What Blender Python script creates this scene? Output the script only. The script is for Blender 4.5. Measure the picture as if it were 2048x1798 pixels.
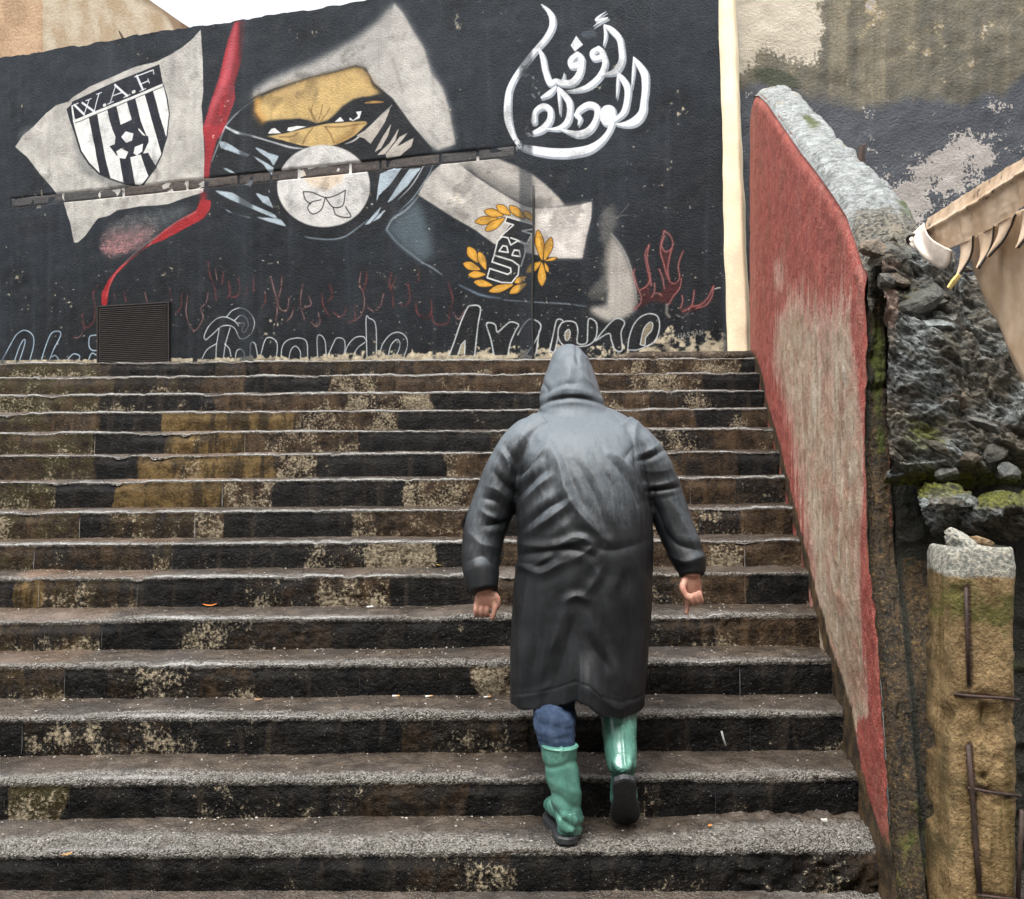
import bpy, math, random
import numpy as np
from mathutils import Vector

for _o in list(bpy.data.objects):
    bpy.data.objects.remove(_o, do_unlink=True)
SC = bpy.context.scene
COL = SC.collection

# ------------------------------------------------------------------ camera
H = 1.29           # eye height above the first stair edge (z = 0)
F = 2000.0         # focal length in photo pixels (photo 2048 x 1798)
CX, CY = 1024.0, 947.0
cam = bpy.data.cameras.new('camera')
cam.sensor_fit = 'HORIZONTAL'
cam.sensor_width = 36.0
cam.lens = F / 2048.0 * 36.0
cam.shift_y = (CY - 899.0) / 2048.0
cam.clip_start = 0.05
cam.clip_end = 2000.0
cam_o = bpy.data.objects.new('camera', cam)
cam_o.location = (0, 0, H)
cam_o.rotation_euler = (math.radians(90), 0, 0)
COL.objects.link(cam_o)
SC.camera = cam_o

# ------------------------------------------------------------------ sky (overcast) and weak sun through cloud
SUN_EL, SUN_ROT = math.radians(66), math.radians(200)
W = bpy.data.worlds.new('World')
SC.world = W
W.use_nodes = True
_nt = W.node_tree
_nt.nodes.clear()
_sky = _nt.nodes.new('ShaderNodeTexSky')
_sky.sky_type = 'NISHITA'
_sky.sun_disc = False
_sky.sun_elevation = SUN_EL
_sky.sun_rotation = SUN_ROT
_sky.air_density = 1.0
_sky.dust_density = 6.0
_sky.ozone_density = 1.0
_hs = _nt.nodes.new('ShaderNodeHueSaturation')     # cloud cover: the blue is washed out
_hs.inputs['Saturation'].default_value = 0.16
_bg = _nt.nodes.new('ShaderNodeBackground')
_bg.inputs['Strength'].default_value = 0.15
_wo = _nt.nodes.new('ShaderNodeOutputWorld')
_nt.links.new(_sky.outputs[0], _hs.inputs['Color'])
_nt.links.new(_hs.outputs[0], _bg.inputs['Color'])
_nt.links.new(_bg.outputs[0], _wo.inputs['Surface'])

sun = bpy.data.lights.new('sun', 'SUN')
sun.energy = 0.8
sun.angle = math.radians(35)
sun.color = (1.0, 0.97, 0.92)
sun_o = bpy.data.objects.new('sun', sun)
_az = SUN_ROT
_d = Vector((math.sin(_az) * math.cos(SUN_EL), math.cos(_az) * math.cos(SUN_EL), math.sin(SUN_EL)))
sun_o.rotation_euler = _d.to_track_quat('Z', 'Y').to_euler()
COL.objects.link(sun_o)

SC.view_settings.view_transform = 'Standard'
SC.view_settings.look = 'None'
SC.view_settings.gamma = 1.0
SC.view_settings.use_curve_mapping = False
SC.view_settings.exposure = 1.45
SC.cycles.max_bounces = 6
# ------------------------------------------------------------------ helpers: noise
RNG = np.random.default_rng(7)
random.seed(7)

def _hash(ix, iy, iz, seed):
    h = (ix.astype(np.int64) * 374761393 + iy.astype(np.int64) * 668265263 + iz.astype(np.int64) * 2147483647 + seed * 1274126177) & 0xffffffff
    h = ((h ^ (h >> 13)) * 1274126177) & 0xffffffff
    h = ((h ^ (h >> 16)) * 2246822519) & 0xffffffff
    h = h ^ (h >> 15)
    return (h & 0xffff).astype(np.float64) / 32767.5 - 1.0

def vnoise(P, scale=1.0, seed=0):
    P = np.asarray(P, dtype=np.float64) * scale
    i = np.floor(P)
    f = P - i
    i = i.astype(np.int64)
    u = f * f * f * (f * (f * 6 - 15) + 10)
    r = 0
    for dx in (0, 1):
        wx = u[..., 0] if dx else 1 - u[..., 0]
        for dy in (0, 1):
            wy = u[..., 1] if dy else 1 - u[..., 1]
            for dz in (0, 1):
                wz = u[..., 2] if dz else 1 - u[..., 2]
                r = r + wx * wy * wz * _hash(i[..., 0] + dx, i[..., 1] + dy, i[..., 2] + dz, seed)
    return r

def fbm(P, scale=1.0, octv=4, gain=0.5, seed=0):
    P = np.asarray(P, dtype=np.float64)
    a, s, tot, norm = 1.0, scale, 0.0, 0.0
    for k in range(octv):
        tot = tot + a * vnoise(P + 17.3 * k, s, seed + k * 31)
        norm += a
        a *= gain
        s *= 2.03
    return tot / norm

def ridged(P, scale=1.0, octv=4, gain=0.5, seed=0):
    a, s, tot, norm = 1.0, scale, 0.0, 0.0
    for k in range(octv):
        tot = tot + a * (1 - 2 * np.abs(vnoise(P + 9.1 * k, s, seed + k * 31)))
        norm += a
        a *= gain
        s *= 2.1
    return tot / norm

def sstep(a, b, x):
    t = np.clip((x - a) / (b - a), 0, 1)
    return t * t * (3 - 2 * t)

def PW(x, y, d):
    """a measured photo point at depth d (metres in front of the camera) -> world"""
    return np.array([(x - CX) / F * d, d, H + (CY - y) / F * d])

# ------------------------------------------------------------------ helpers: objects and meshes
def setp(o, label=None, cat=None, group=None, kind=None):
    if label: o['label'] = label
    if cat: o['category'] = cat
    if group: o['group'] = group
    if kind: o['kind'] = kind
    return o

def empty(name, loc=(0, 0, 0), **kw):
    o = bpy.data.objects.new(name, None)
    o.location = loc
    o.empty_display_size = 0.1
    COL.objects.link(o)
    return setp(o, **kw)

def link(name, me, mat=None, parent=None, **kw):
    o = bpy.data.objects.new(name, me)
    COL.objects.link(o)
    if mat is not None and len(me.materials) == 0:
        me.materials.append(mat)
    if parent is not None:
        o.parent = parent
        o.matrix_parent_inverse = _inv(parent)
    return setp(o, **kw)

def _inv(parent):
    from mathutils import Matrix
    m = Matrix.Identity(4)
    p = parent
    tot = Matrix.Identity(4)
    chain = []
    while p is not None:
        chain.append(p)
        p = p.parent
    for p in reversed(chain):
        tot = tot @ p.matrix_parent_inverse @ p.matrix_basis
    return tot.inverted()

def mesh_from(name, V, faces, smooth=True):
    """V (n,3); faces: (m,4) or (m,3) arrays or list of mixed lists"""
    me = bpy.data.meshes.new(name)
    V = np.asarray(V, dtype=np.float32)
    if isinstance(faces, np.ndarray):
        m, k = faces.shape
        me.vertices.add(len(V)); me.vertices.foreach_set('co', V.ravel())
        me.loops.add(m * k); me.loops.foreach_set('vertex_index', faces.astype(np.int32).ravel())
        me.polygons.add(m)
        me.polygons.foreach_set('loop_start', np.arange(0, m * k, k, dtype=np.int32))
        me.polygons.foreach_set('loop_total', np.full(m, k, dtype=np.int32))
        me.polygons.foreach_set('use_smooth', np.full(m, smooth, dtype=bool))
        me.update(calc_edges=True)
    else:
        me.from_pydata([tuple(map(float, v)) for v in V], [], [tuple(map(int, f)) for f in faces])
        me.polygons.foreach_set('use_smooth', np.full(len(me.polygons), smooth, dtype=bool))
        me.update()
    return me

def attrs(me, d):
    for k, a in d.items():
        at = me.attributes.new(k, 'FLOAT', 'POINT')
        at.data.foreach_set('value', np.asarray(a, dtype=np.float32).ravel())

def grid_faces(nu, nv, closed_u=False, flip=False):
    i = np.arange(nu if closed_u else nu - 1)
    j = np.arange(nv - 1)
    I, J = np.meshgrid(i, j, indexing='ij')
    I2 = (I + 1) % nu
    f = np.stack([I * nv + J, I2 * nv + J, I2 * nv + J + 1, I * nv + J + 1], -1).reshape(-1, 4)
    return f[:, ::-1] if flip else f

def grid_mesh(name, P, at=None, flip=False, uv=None, closed_u=False):
    nu, nv = P.shape[:2]
    f = grid_faces(nu, nv, closed_u, flip)
    me = mesh_from(name, P.reshape(-1, 3), f)
    if at: attrs(me, {k: np.broadcast_to(a, (nu, nv)) for k, a in at.items()})
    if uv is not None:
        l = me.uv_layers.new(name='UVMap')
        l.data.foreach_set('uv', uv.reshape(-1, 2)[f.ravel()].astype(np.float32).ravel())
    return me

def grid_normals(P):
    du = np.gradient(P, axis=0); dv = np.gradient(P, axis=1)
    n = np.cross(du, dv)
    return n / (np.linalg.norm(n, axis=-1, keepdims=True) + 1e-12)

class MB:
    """collects closed shapes into one mesh"""
    def __init__(s): s.V = []; s.Fc = []
    def add(s, V, Fs):
        o = len(s.V)
        s.V.extend([tuple(map(float, v)) for v in V]); s.Fc.extend([tuple(int(i) + o for i in f) for f in Fs])
        return s
    def box(s, c, half, rot=None, taper=1.0):
        c = np.array(c, float); hx, hy, hz = half
        P = np.array([(sx * hx * (taper if sz > 0 else 1), sy * hy * (taper if sz > 0 else 1), sz * hz) for sz in (-1, 1) for sy in (-1, 1) for sx in (-1, 1)])
        if rot is not None: P = P @ np.array(rot).T
        return s.add(P + c, [(0, 2, 3, 1), (4, 5, 7, 6), (0, 1, 5, 4), (2, 6, 7, 3), (0, 4, 6, 2), (1, 3, 7, 5)])
    def tube(s, pts, rad, n=10, ry=None):
        V, Fs = tube_geo(pts, rad, n, ry)
        return s.add(V, Fs)
    def mesh(s, name, smooth=True): return mesh_from(name, s.V, s.Fc, smooth)

def catmull(pts, n=8, closed=False):
    P = np.asarray(pts, float)
    if len(P) < 3 and not closed: 
        t = np.linspace(0, 1, n + 1)[:, None]
        return P[0] * (1 - t) + P[-1] * t
    if closed: Q = np.vstack([P[-1], P, P[0], P[1]])
    else: Q = np.vstack([2 * P[0] - P[1], P, 2 * P[-1] - P[-2]])
    t = np.linspace(0, 1, n, endpoint=False)[:, None]
    out = []
    for k in range(1, len(Q) - 2):
        p0, p1, p2, p3 = Q[k - 1], Q[k], Q[k + 1], Q[k + 2]
        out.append(0.5 * ((2 * p1) + (-p0 + p2) * t + (2 * p0 - 5 * p1 + 4 * p2 - p3) * t ** 2 + (-p0 + 3 * p1 - 3 * p2 + p3) * t ** 3))
    out = np.vstack(out)
    return out if closed else np.vstack([out, P[-1]])

def tube_geo(pts, rad, n=12, ry=None, ref=(0, 1, 0)):
    P = np.asarray(pts, float); m = len(P)
    rad = np.broadcast_to(np.asarray(rad, float), (m,))
    ryy = rad if ry is None else np.broadcast_to(np.asarray(ry, float), (m,))
    T = np.gradient(P, axis=0); T /= np.linalg.norm(T, axis=1, keepdims=True) + 1e-12
    ref = np.array(ref, float)
    V = []
    A = np.linspace(0, 2 * np.pi, n, endpoint=False)
    for k in range(m):
        r = ref - T[k] * ref.dot(T[k])
        if np.linalg.norm(r) < 1e-3: r = np.array([1.0, 0, 0]) - T[k] * T[k][0]
        b = r / np.linalg.norm(r)
        a = np.cross(b, T[k])
        V.append(P[k] + np.outer(np.cos(A) * rad[k], a) + np.outer(np.sin(A) * ryy[k], b))
    V = np.vstack(V)
    Fs = []
    for k in range(m - 1):
        for j in range(n):
            j2 = (j + 1) % n
            Fs.append((k * n + j, k * n + j2, (k + 1) * n + j2, (k + 1) * n + j))
    Fs.append(tuple(range(n - 1, -1, -1)))
    Fs.append(tuple((m - 1) * n + j for j in range(n)))
    return V, Fs

def ring_loft(rings):
    """rings: list of (n,3) arrays -> closed geometry with caps"""
    n = len(rings[0]); V = np.vstack(rings); Fs = []
    for k in range(len(rings) - 1):
        for j in range(n):
            j2 = (j + 1) % n
            Fs.append((k * n + j, k * n + j2, (k + 1) * n + j2, (k + 1) * n + j))
    Fs.append(tuple(range(n - 1, -1, -1)))
    Fs.append(tuple((len(rings) - 1) * n + j for j in range(n)))
    return V, Fs

def remesh(me, voxel, smooth_it=6):
    """voxel-fuse the closed shapes of a mesh into one surface"""
    o = bpy.data.objects.new('tmp', me); COL.objects.link(o)
    m = o.modifiers.new('r', 'REMESH'); m.mode = 'VOXEL'; m.voxel_size = voxel; m.use_smooth_shade = True
    s = o.modifiers.new('s', 'SMOOTH'); s.iterations = smooth_it; s.factor = 0.5
    dg = bpy.context.evaluated_depsgraph_get()
    dg.update()
    out = bpy.data.meshes.new_from_object(o.evaluated_get(dg))
    nm = me.name
    bpy.data.objects.remove(o); bpy.data.meshes.remove(me)
    out.name = nm
    out.polygons.foreach_set('use_smooth', np.full(len(out.polygons), True, dtype=bool))
    return out

def getv(me):
    a = np.zeros(len(me.vertices) * 3, np.float32); me.vertices.foreach_get('co', a)
    return a.reshape(-1, 3).astype(float)

def getn(me):
    a = np.zeros(len(me.vertices) * 3, np.float32); me.vertex_normals.foreach_get('vector', a)
    return a.reshape(-1, 3).astype(float)

def setv(me, V):
    me.vertices.foreach_set('co', V.astype(np.float32).ravel()); me.update()

def rock_geo(c, size, rng, squash=(1, 1, 1), sub=1):
    """an irregular angular stone"""
    t = (1 + 5 ** .5) / 2
    V = [(-1, t, 0), (1, t, 0), (-1, -t, 0), (1, -t, 0), (0, -1, t), (0, 1, t), (0, -1, -t), (0, 1, -t), (t, 0, -1), (t, 0, 1), (-t, 0, -1), (-t, 0, 1)]
    Fs = [(0, 11, 5), (0, 5, 1), (0, 1, 7), (0, 7, 10), (0, 10, 11), (1, 5, 9), (5, 11, 4), (11, 10, 2), (10, 7, 6), (7, 1, 8), (3, 9, 4), (3, 4, 2), (3, 2, 6), (3, 6, 8), (3, 8, 9), (4, 9, 5), (2, 4, 11), (6, 2, 10), (8, 6, 7), (9, 8, 1)]
    V = [np.array(v) / np.linalg.norm(v) for v in V]
    for _ in range(sub):
        cache = {}; nf = []
        def mid(a, b):
            k = (min(a, b), max(a, b))
            if k not in cache:
                p = V[a] + V[b]; V.append(p / np.linalg.norm(p)); cache[k] = len(V) - 1
            return cache[k]
        for a, b, cc in Fs:
            ab, bc, ca = mid(a, b), mid(b, cc), mid(cc, a)
            nf += [(a, ab, ca), (b, bc, ab), (cc, ca, bc), (ab, bc, ca)]
        Fs = nf
    V = np.array(V)
    # cut by random planes -> facets
    for _ in range(7):
        n = rng.normal(size=3); n /= np.linalg.norm(n); dd = rng.uniform(.45, .85)
        ex = np.maximum(V @ n - dd, 0)
        V = V - ex[:, None] * n
    V = V * (1 + rng.normal(size=(len(V), 1)) * .03)
    V = V * np.array(squash) * size
    a = rng.uniform(-.5, .5, 3)
    cx, sx, cy, sy, cz, sz = np.cos(a[0]), np.sin(a[0]), np.cos(a[1]), np.sin(a[1]), np.cos(a[2]), np.sin(a[2])
    R = np.array([[1, 0, 0], [0, cx, -sx], [0, sx, cx]]) @ np.array([[cy, 0, sy], [0, 1, 0], [-sy, 0, cy]]) @ np.array([[cz, -sz, 0], [sz, cz, 0], [0, 0, 1]])
    return V @ R.T + np.array(c), Fs
# ------------------------------------------------------------------ materials
class M:
    """small node builder"""
    def __init__(s, name):
        s.m = bpy.data.materials.new(name); s.m.use_nodes = True
        s.nt = s.m.node_tree; s.nt.nodes.clear()
        s.out = s.nt.nodes.new('ShaderNodeOutputMaterial')
        s.b = s.nt.nodes.new('ShaderNodeBsdfPrincipled')
        s.nt.links.new(s.b.outputs[0], s.out.inputs[0])
        s._pos = None
    def put(s, sock, v):
        if hasattr(v, 'is_output') or isinstance(v, bpy.types.NodeSocket): s.nt.links.new(v, sock)
        else:
            if sock.type == 'RGBA' and hasattr(v, '__len__') and len(v) == 3: v = (*v, 1)
            sock.default_value = v
    @property
    def pos(s):
        if s._pos is None:
            s._pos = s.nt.nodes.new('ShaderNodeNewGeometry').outputs['Position']
        return s._pos
    @property
    def nrm(s): return s.nt.nodes.new('ShaderNodeNewGeometry').outputs['Normal']
    def scaled(s, v, sc):
        n = s.nt.nodes.new('ShaderNodeVectorMath'); n.operation = 'MULTIPLY'
        s.put(n.inputs[0], v); n.inputs[1].default_value = sc
        return n.outputs[0]
    def noise(s, scale, detail=4, rough=.55, vec=None, dist=0.0, color=False):
        n = s.nt.nodes.new('ShaderNodeTexNoise')
        s.put(n.inputs['Vector'], vec if vec is not None else s.pos)
        n.inputs['Scale'].default_value = scale; n.inputs['Detail'].default_value = detail
        n.inputs['Roughness'].default_value = rough; n.inputs['Distortion'].default_value = dist
        return n.outputs['Color' if color else 0]
    def voro(s, scale, feat='F1', vec=None, out='Distance', rnd=1.0):
        n = s.nt.nodes.new('ShaderNodeTexVoronoi'); n.feature = feat
        s.put(n.inputs['Vector'], vec if vec is not None else s.pos)
        n.inputs['Scale'].default_value = scale; n.inputs['Randomness'].default_value = rnd
        return n.outputs[out]
    def attr(s, name):
        n = s.nt.nodes.new('ShaderNodeAttribute'); n.attribute_name = name
        return n.outputs['Fac']
    def math(s, op, a, b=0.0, clamp=False):
        n = s.nt.nodes.new('ShaderNodeMath'); n.operation = op; n.use_clamp = clamp
        s.put(n.inputs[0], a); s.put(n.inputs[1], b)
        return n.outputs[0]
    def mul(s, a, b): return s.math('MULTIPLY', a, b)
    def add(s, a, b): return s.math('ADD', a, b)
    def step(s, x, a, b):
        n = s.nt.nodes.new('ShaderNodeMapRange'); n.interpolation_type = 'SMOOTHSTEP'
        s.put(n.inputs['Value'], x); s.put(n.inputs['From Min'], a); s.put(n.inputs['From Max'], b)
        return n.outputs[0]
    def lin(s, x, a, b, c, d):
        n = s.nt.nodes.new('ShaderNodeMapRange')
        s.put(n.inputs['Value'], x)
        for k, v in zip(('From Min', 'From Max', 'To Min', 'To Max'), (a, b, c, d)): s.put(n.inputs[k], v)
        return n.outputs[0]
    def mix(s, f, a, b, mode='MIX'):
        n = s.nt.nodes.new('ShaderNodeMix'); n.data_type = 'RGBA'; n.blend_type = mode
        s.put(n.inputs[0], f); s.put(n.inputs[6], a); s.put(n.inputs[7], b)
        return n.outputs[2]
    def bump(s, hgt, strength=.5, dist=.01, prev=None):
        n = s.nt.nodes.new('ShaderNodeBump'); n.inputs['Strength'].default_value = strength; n.inputs['Distance'].default_value = dist
        s.put(n.inputs['Height'], hgt)
        if prev is not None: s.nt.links.new(prev, n.inputs['Normal'])
        return n.outputs[0]
    def sep(s, v):
        n = s.nt.nodes.new('ShaderNodeSeparateXYZ'); s.put(n.inputs[0], v); return n.outputs
    def done(s, color, rough=.5, normal=None, spec=.5, **kw):
        s.put(s.b.inputs['Base Color'], color); s.put(s.b.inputs['Roughness'], rough)
        s.b.inputs['Specular IOR Level'].default_value = spec
        if normal is not None: s.nt.links.new(normal, s.b.inputs['Normal'])
        for k, v in kw.items(): s.put(s.b.inputs[k.replace('_', ' ')], v)
        return s.m

def mat_stair():
    m = M('wet_stair_concrete')
    p = m.pos
    och, blk, peel, edge, moss, trd = [m.attr(k) for k in ('ochre', 'black', 'peel', 'edge', 'moss', 'tread')]
    big = m.noise(2.3, 5)
    mid = m.noise(11, 6, .62)
    fin = m.noise(70, 4, .6)
    grit = m.noise(210, 3, .6)
    strk = m.noise(1, 5, .6, vec=m.scaled(p, (16, 16, 1.6)))
    agg = m.voro(165)
    aggc = m.voro(165, out='Color')
    aggv = m.sep(aggc)[0]
    # bare brown cement
    base = m.mix(m.step(m.add(m.mul(mid, .6), m.mul(fin, .4)), .36, .64), (.007, .005, .0035), (.060, .038, .021))
    base = m.mix(m.mul(m.step(strk, .5, .7), .6), base, (.080, .050, .026))
    # old black paint
    kf = m.step(m.add(blk, m.mul(m.add(mid, -.5), .9)), .42, .60)
    base = m.mix(kf, base, m.mix(m.step(mid, .35, .7), (.0022, .0022, .0024), (.0105, .009, .0075)))
    base = m.mix(m.mul(m.step(strk, .54, .7), m.mul(kf, .5)), base, (.040, .030, .021))
    # ochre wash
    of = m.step(m.add(och, m.mul(m.add(strk, -.5), 1.1)), .35, .75)
    oc = m.mix(m.step(m.add(m.mul(mid, .6), m.mul(fin, .4)), .34, .66), (.026, .016, .005), (.125, .080, .029))
    oc = m.mix(m.mul(m.step(m.add(m.mul(strk, .7), m.mul(big, .3)), .50, .58), .85), oc, (.016, .011, .005))
    base = m.mix(of, base, oc)
    # moss
    mf = m.mul(m.step(m.add(moss, m.mul(m.add(mid, -.5), 1.6)), .45, .9), .85)
    base = m.mix(mf, base, m.mix(fin, (.008, .009, .003), (.042, .036, .011)))
    # flaking lime / bare light aggregate
    pv = m.add(m.add(m.mul(mid, .42), m.add(m.mul(fin, .36), m.mul(grit, .22))), m.mul(peel, .30))
    pf = m.step(pv, .625, .70)
    pc = m.mix(m.step(fin, .38, .66), (.075, .060, .040), (.27, .225, .155))
    base = m.mix(pf, base, pc)
    # tread surface: walked cement with washed-out gravel
    tc = m.mix(m.step(m.add(m.mul(mid, .7), m.mul(fin, .3)), .34, .68), (.022, .015, .010), (.088, .066, .046))
    tc = m.mix(m.mul(m.step(m.noise(2.2, 5, .6), .50, .60), .65), tc, (.020, .016, .013))
    tc = m.mix(m.mul(m.step(grit, .54, .72), .4), tc, (.16, .145, .125))
    tc = m.mix(m.mul(och, .6), tc, (.21, .135, .085))
    base = m.mix(trd, base, tc)
    # worn nose: bare grey stones; upper rims painted near-white for sky light
    ec = m.mix(m.step(m.add(m.mul(aggv, .55), m.mul(fin, .45)), .2, .75), (.045, .039, .031), (.27, .255, .228))
    ec = m.mix(m.step(edge, 1.06, 1.30), ec, m.mix(fin, (.26, .25, .235), (.66, .65, .625)))
    ec = m.mix(m.mul(m.step(mid, .52, .68), .6), ec, (.085, .072, .058))
    ef = m.step(m.add(edge, m.mul(m.add(m.mul(mid, .6), m.mul(fin, .4)), 1.1)), .80, 1.22)
    base = m.mix(ef, base, ec)
    # specks
    base = m.mix(m.mul(m.step(m.noise(150, 2, .5), .71, .76), .8), base, (.33, .30, .25))
    rough = m.lin(m.add(m.mul(big, .7), m.mul(fin, .3)), .32, .66, .13, .5)
    rough = m.mix(pf, rough, (.65, .65, .65))
    rough = m.mix(m.mul(trd, m.step(m.noise(2.6, 4, .6), .46, .56)), rough, m.lin(fin, .3, .7, .05, .24))
    h = m.add(m.add(m.mul(fin, .5), m.mul(mid, .5)), m.add(m.mul(grit, .22), m.mul(m.add(1.0, m.mul(agg, -1.0)), m.mul(m.add(m.mul(edge, .8), m.mul(peel, .35)), .9))))
    nb = m.bump(h, 1.0, .016)
    mm_ = m.done(base, rough, nb, .45)
    m.put(m.b.inputs['Specular IOR Level'], m.lin(trd, 0, 1, .10, .75))
    return mm_

def mat_ground():
    m = M('wet_ground')
    mid = m.noise(7, 6, .6); fin = m.noise(80, 4)
    c = m.mix(m.step(mid, .35, .7), (.030, .026, .022), (.085, .075, .065))
    c = m.mix(m.mul(m.step(fin, .55, .7), .6), c, (.2, .19, .17))
    return m.done(c, m.lin(mid, .3, .7, .15, .5), m.bump(fin, .5, .008))

def mat_mural(img):
    m = M('painted_mural_plaster')
    t = m.nt.nodes.new('ShaderNodeTexImage'); t.image = img; t.interpolation = 'Cubic'; t.extension = 'EXTEND'
    big = m.noise(1.4, 5); mid = m.noise(9, 6, .62); fin = m.noise(60, 5, .65); gr = m.noise(150, 3, .6)
    strk = m.noise(1, 6, .6, vec=m.scaled(m.pos, (9, 9, .45)))
    c = m.mix(m.mul(m.step(strk, .48, .75), .26), t.outputs[0], (.045, .055, .066))       # rain-washed veils
    c = m.mix(m.mul(m.step(mid, .5, .75), .25), c, (.05, .05, .048))                     # grime
    c = m.mix(m.mul(m.step(m.add(m.mul(fin, .6), m.mul(mid, .4)), .66, .72), .55), c, (.16, .15, .125))   # small chips down to the plaster
    h = m.add(m.mul(fin, .7), m.mul(gr, .3))
    return m.done(c, m.lin(big, .3, .7, .45, .65), m.bump(h, 1.0, .016), .15)

def mat_parapet():
    m = M('red_washed_plaster')
    red, wet, mossa = m.attr('red'), m.attr('wet'), m.attr('moss')
    p = m.pos
    mid = m.noise(10, 6, .62); fin = m.noise(75, 5, .65); gr = m.noise(160, 3, .6)
    strk = m.noise(1, 6, .62, vec=m.scaled(p, (14, 14, 1.3)))
    bare = m.mix(m.step(m.add(m.mul(mid, .6), m.mul(fin, .4)), .36, .66), (.33, .215, .135), (.60, .49, .37))
    bare = m.mix(m.mul(m.step(strk, .5, .66), .8), bare, (.66, .59, .48))
    bare = m.mix(m.mul(m.step(m.noise(6, 5, .6), .48, .62), .5), bare, (.52, .27, .20))
    rc = m.mix(m.step(m.add(m.mul(mid, .5), m.mul(fin, .5)), .34, .66), (.20, .024, .018), (.43, .085, .062))
    rc = m.mix(m.mul(m.step(gr, .50, .64), .6), rc, (.58, .29, .235))
    rc = m.mix(m.mul(m.step(strk, .52, .7), .45), rc, (.50, .26, .20))
    rf = m.step(m.add(red, m.add(m.mul(m.add(strk, -.5), 1.7), m.mul(m.add(fin, -.5), .9))), .28, .72)
    c = m.mix(rf, bare, rc)
    c = m.mix(m.mul(m.mul(rf, m.add(1.0, m.mul(rf, -1.0))), 2.2), c, (.66, .40, .33))
    fl = m.add(m.add(m.mul(m.noise(26, 6, .7), .6), m.mul(fin, .4)), m.mul(m.mul(rf, m.add(1.0, m.mul(rf, -1.0))), .35))
    c = m.mix(m.mul(m.step(fl, .63, .645), rf), c, bare)
    c = m.mix(m.mul(m.step(m.noise(3.2, 5, .6), .52, .66), .45), c, m.mix(strk, (.12, .035, .025), (.36, .16, .10)))
    c = m.mix(m.step(m.add(m.mul(fin, .6), m.mul(gr, .4)), .60, .68), c, (.085, .045, .028))
    wc = m.mix(m.step(mid, .4, .7), (.030, .020, .010), (.13, .078, .032))
    c = m.mix(m.step(m.add(wet, m.mul(m.add(strk, -.5), .9)), .4, .75), c, wc)
    c = m.mix(m.step(m.add(mossa, m.mul(m.add(mid, -.5), 1.2)), .4, .8), c, m.mix(fin, (.012, .016, .006), (.030, .036, .010)))
    h = m.add(m.mul(fin, .7), m.mul(gr, .35))
    return m.done(c, .55, m.bump(h, 1.0, .016), .4)

def mat_coping():
    m = M('rough_pale_cement')
    mossa = m.attr('moss')
    mid = m.noise(14, 6, .65); fin = m.noise(70, 5, .65)
    lay = m.noise(1, 5, .6, vec=m.scaled(m.pos, (6, 20, 30)))
    c = m.mix(m.step(m.add(m.mul(mid, .5), m.mul(fin, .5)), .36, .64), (.13, .14, .135), (.40, .425, .42))
    c = m.mix(m.mul(m.step(lay, .50, .66), .8), c, (.10, .105, .09))
    c = m.mix(m.step(m.noise(38, 5, .7), .60, .68), c, (.035, .036, .030))
    rb = m.step(m.add(m.attr('rub'), m.mul(m.add(mid, -.5), 1.6)), .4, .8)
    c = m.mix(rb, c, m.mix(m.step(fin, .38, .62), (.020, .020, .016), (.22, .20, .155)))
    c = m.mix(m.mul(m.step(m.noise(5, 4), .58, .7), .5), c, (.34, .28, .19))
    c = m.mix(m.step(m.add(mossa, m.mul(m.add(mid, -.5), 1.2)), .45, .8), c, m.mix(fin, (.03, .045, .012), (.10, .115, .03)))
    return m.done(c, .5, m.bump(m.add(fin, m.mul(mid, .8)), 1.0, .02), .4)

def mat_endface():
    m = M('mossy_broken_plaster')
    band, grn, redd = m.attr('band'), m.attr('green'), m.attr('red')
    mid = m.noise(13, 6, .65); fin = m.noise(80, 5, .65)
    strk = m.noise(1, 6, .65, vec=m.scaled(m.pos, (26, 26, 2.2)))
    c = m.mix(m.step(m.add(m.mul(mid, .5), m.mul(fin, .5)), .38, .64), (.006, .005, .002), (.085, .052, .020))
    c = m.mix(m.mul(m.step(m.add(m.mul(strk, .6), m.mul(fin, .4)), .54, .66), .8), c, (.20, .125, .048))
    c = m.mix(m.mul(m.step(m.noise(120, 3, .6), .60, .68), .7), c, (.26, .18, .08))
    c = m.mix(m.step(m.add(band, m.mul(m.add(strk, -.5), 1.2)), .4, .7), c, m.mix(fin, (.008, .010, .006), (.028, .026, .014)))
    c = m.mix(m.step(m.add(redd, m.mul(m.add(strk, -.5), 1.3)), .5, .7), c, (.22, .055, .035))
    c = m.mix(m.step(m.add(grn, m.mul(m.add(mid, -.5), 1.3)), .45, .75), c, m.mix(fin, (.030, .045, .004), (.11, .125, .012)))
    return m.done(c, .5, m.bump(m.add(m.mul(fin, .8), m.mul(mid, .4)), 1.0, .022), .45)

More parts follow.
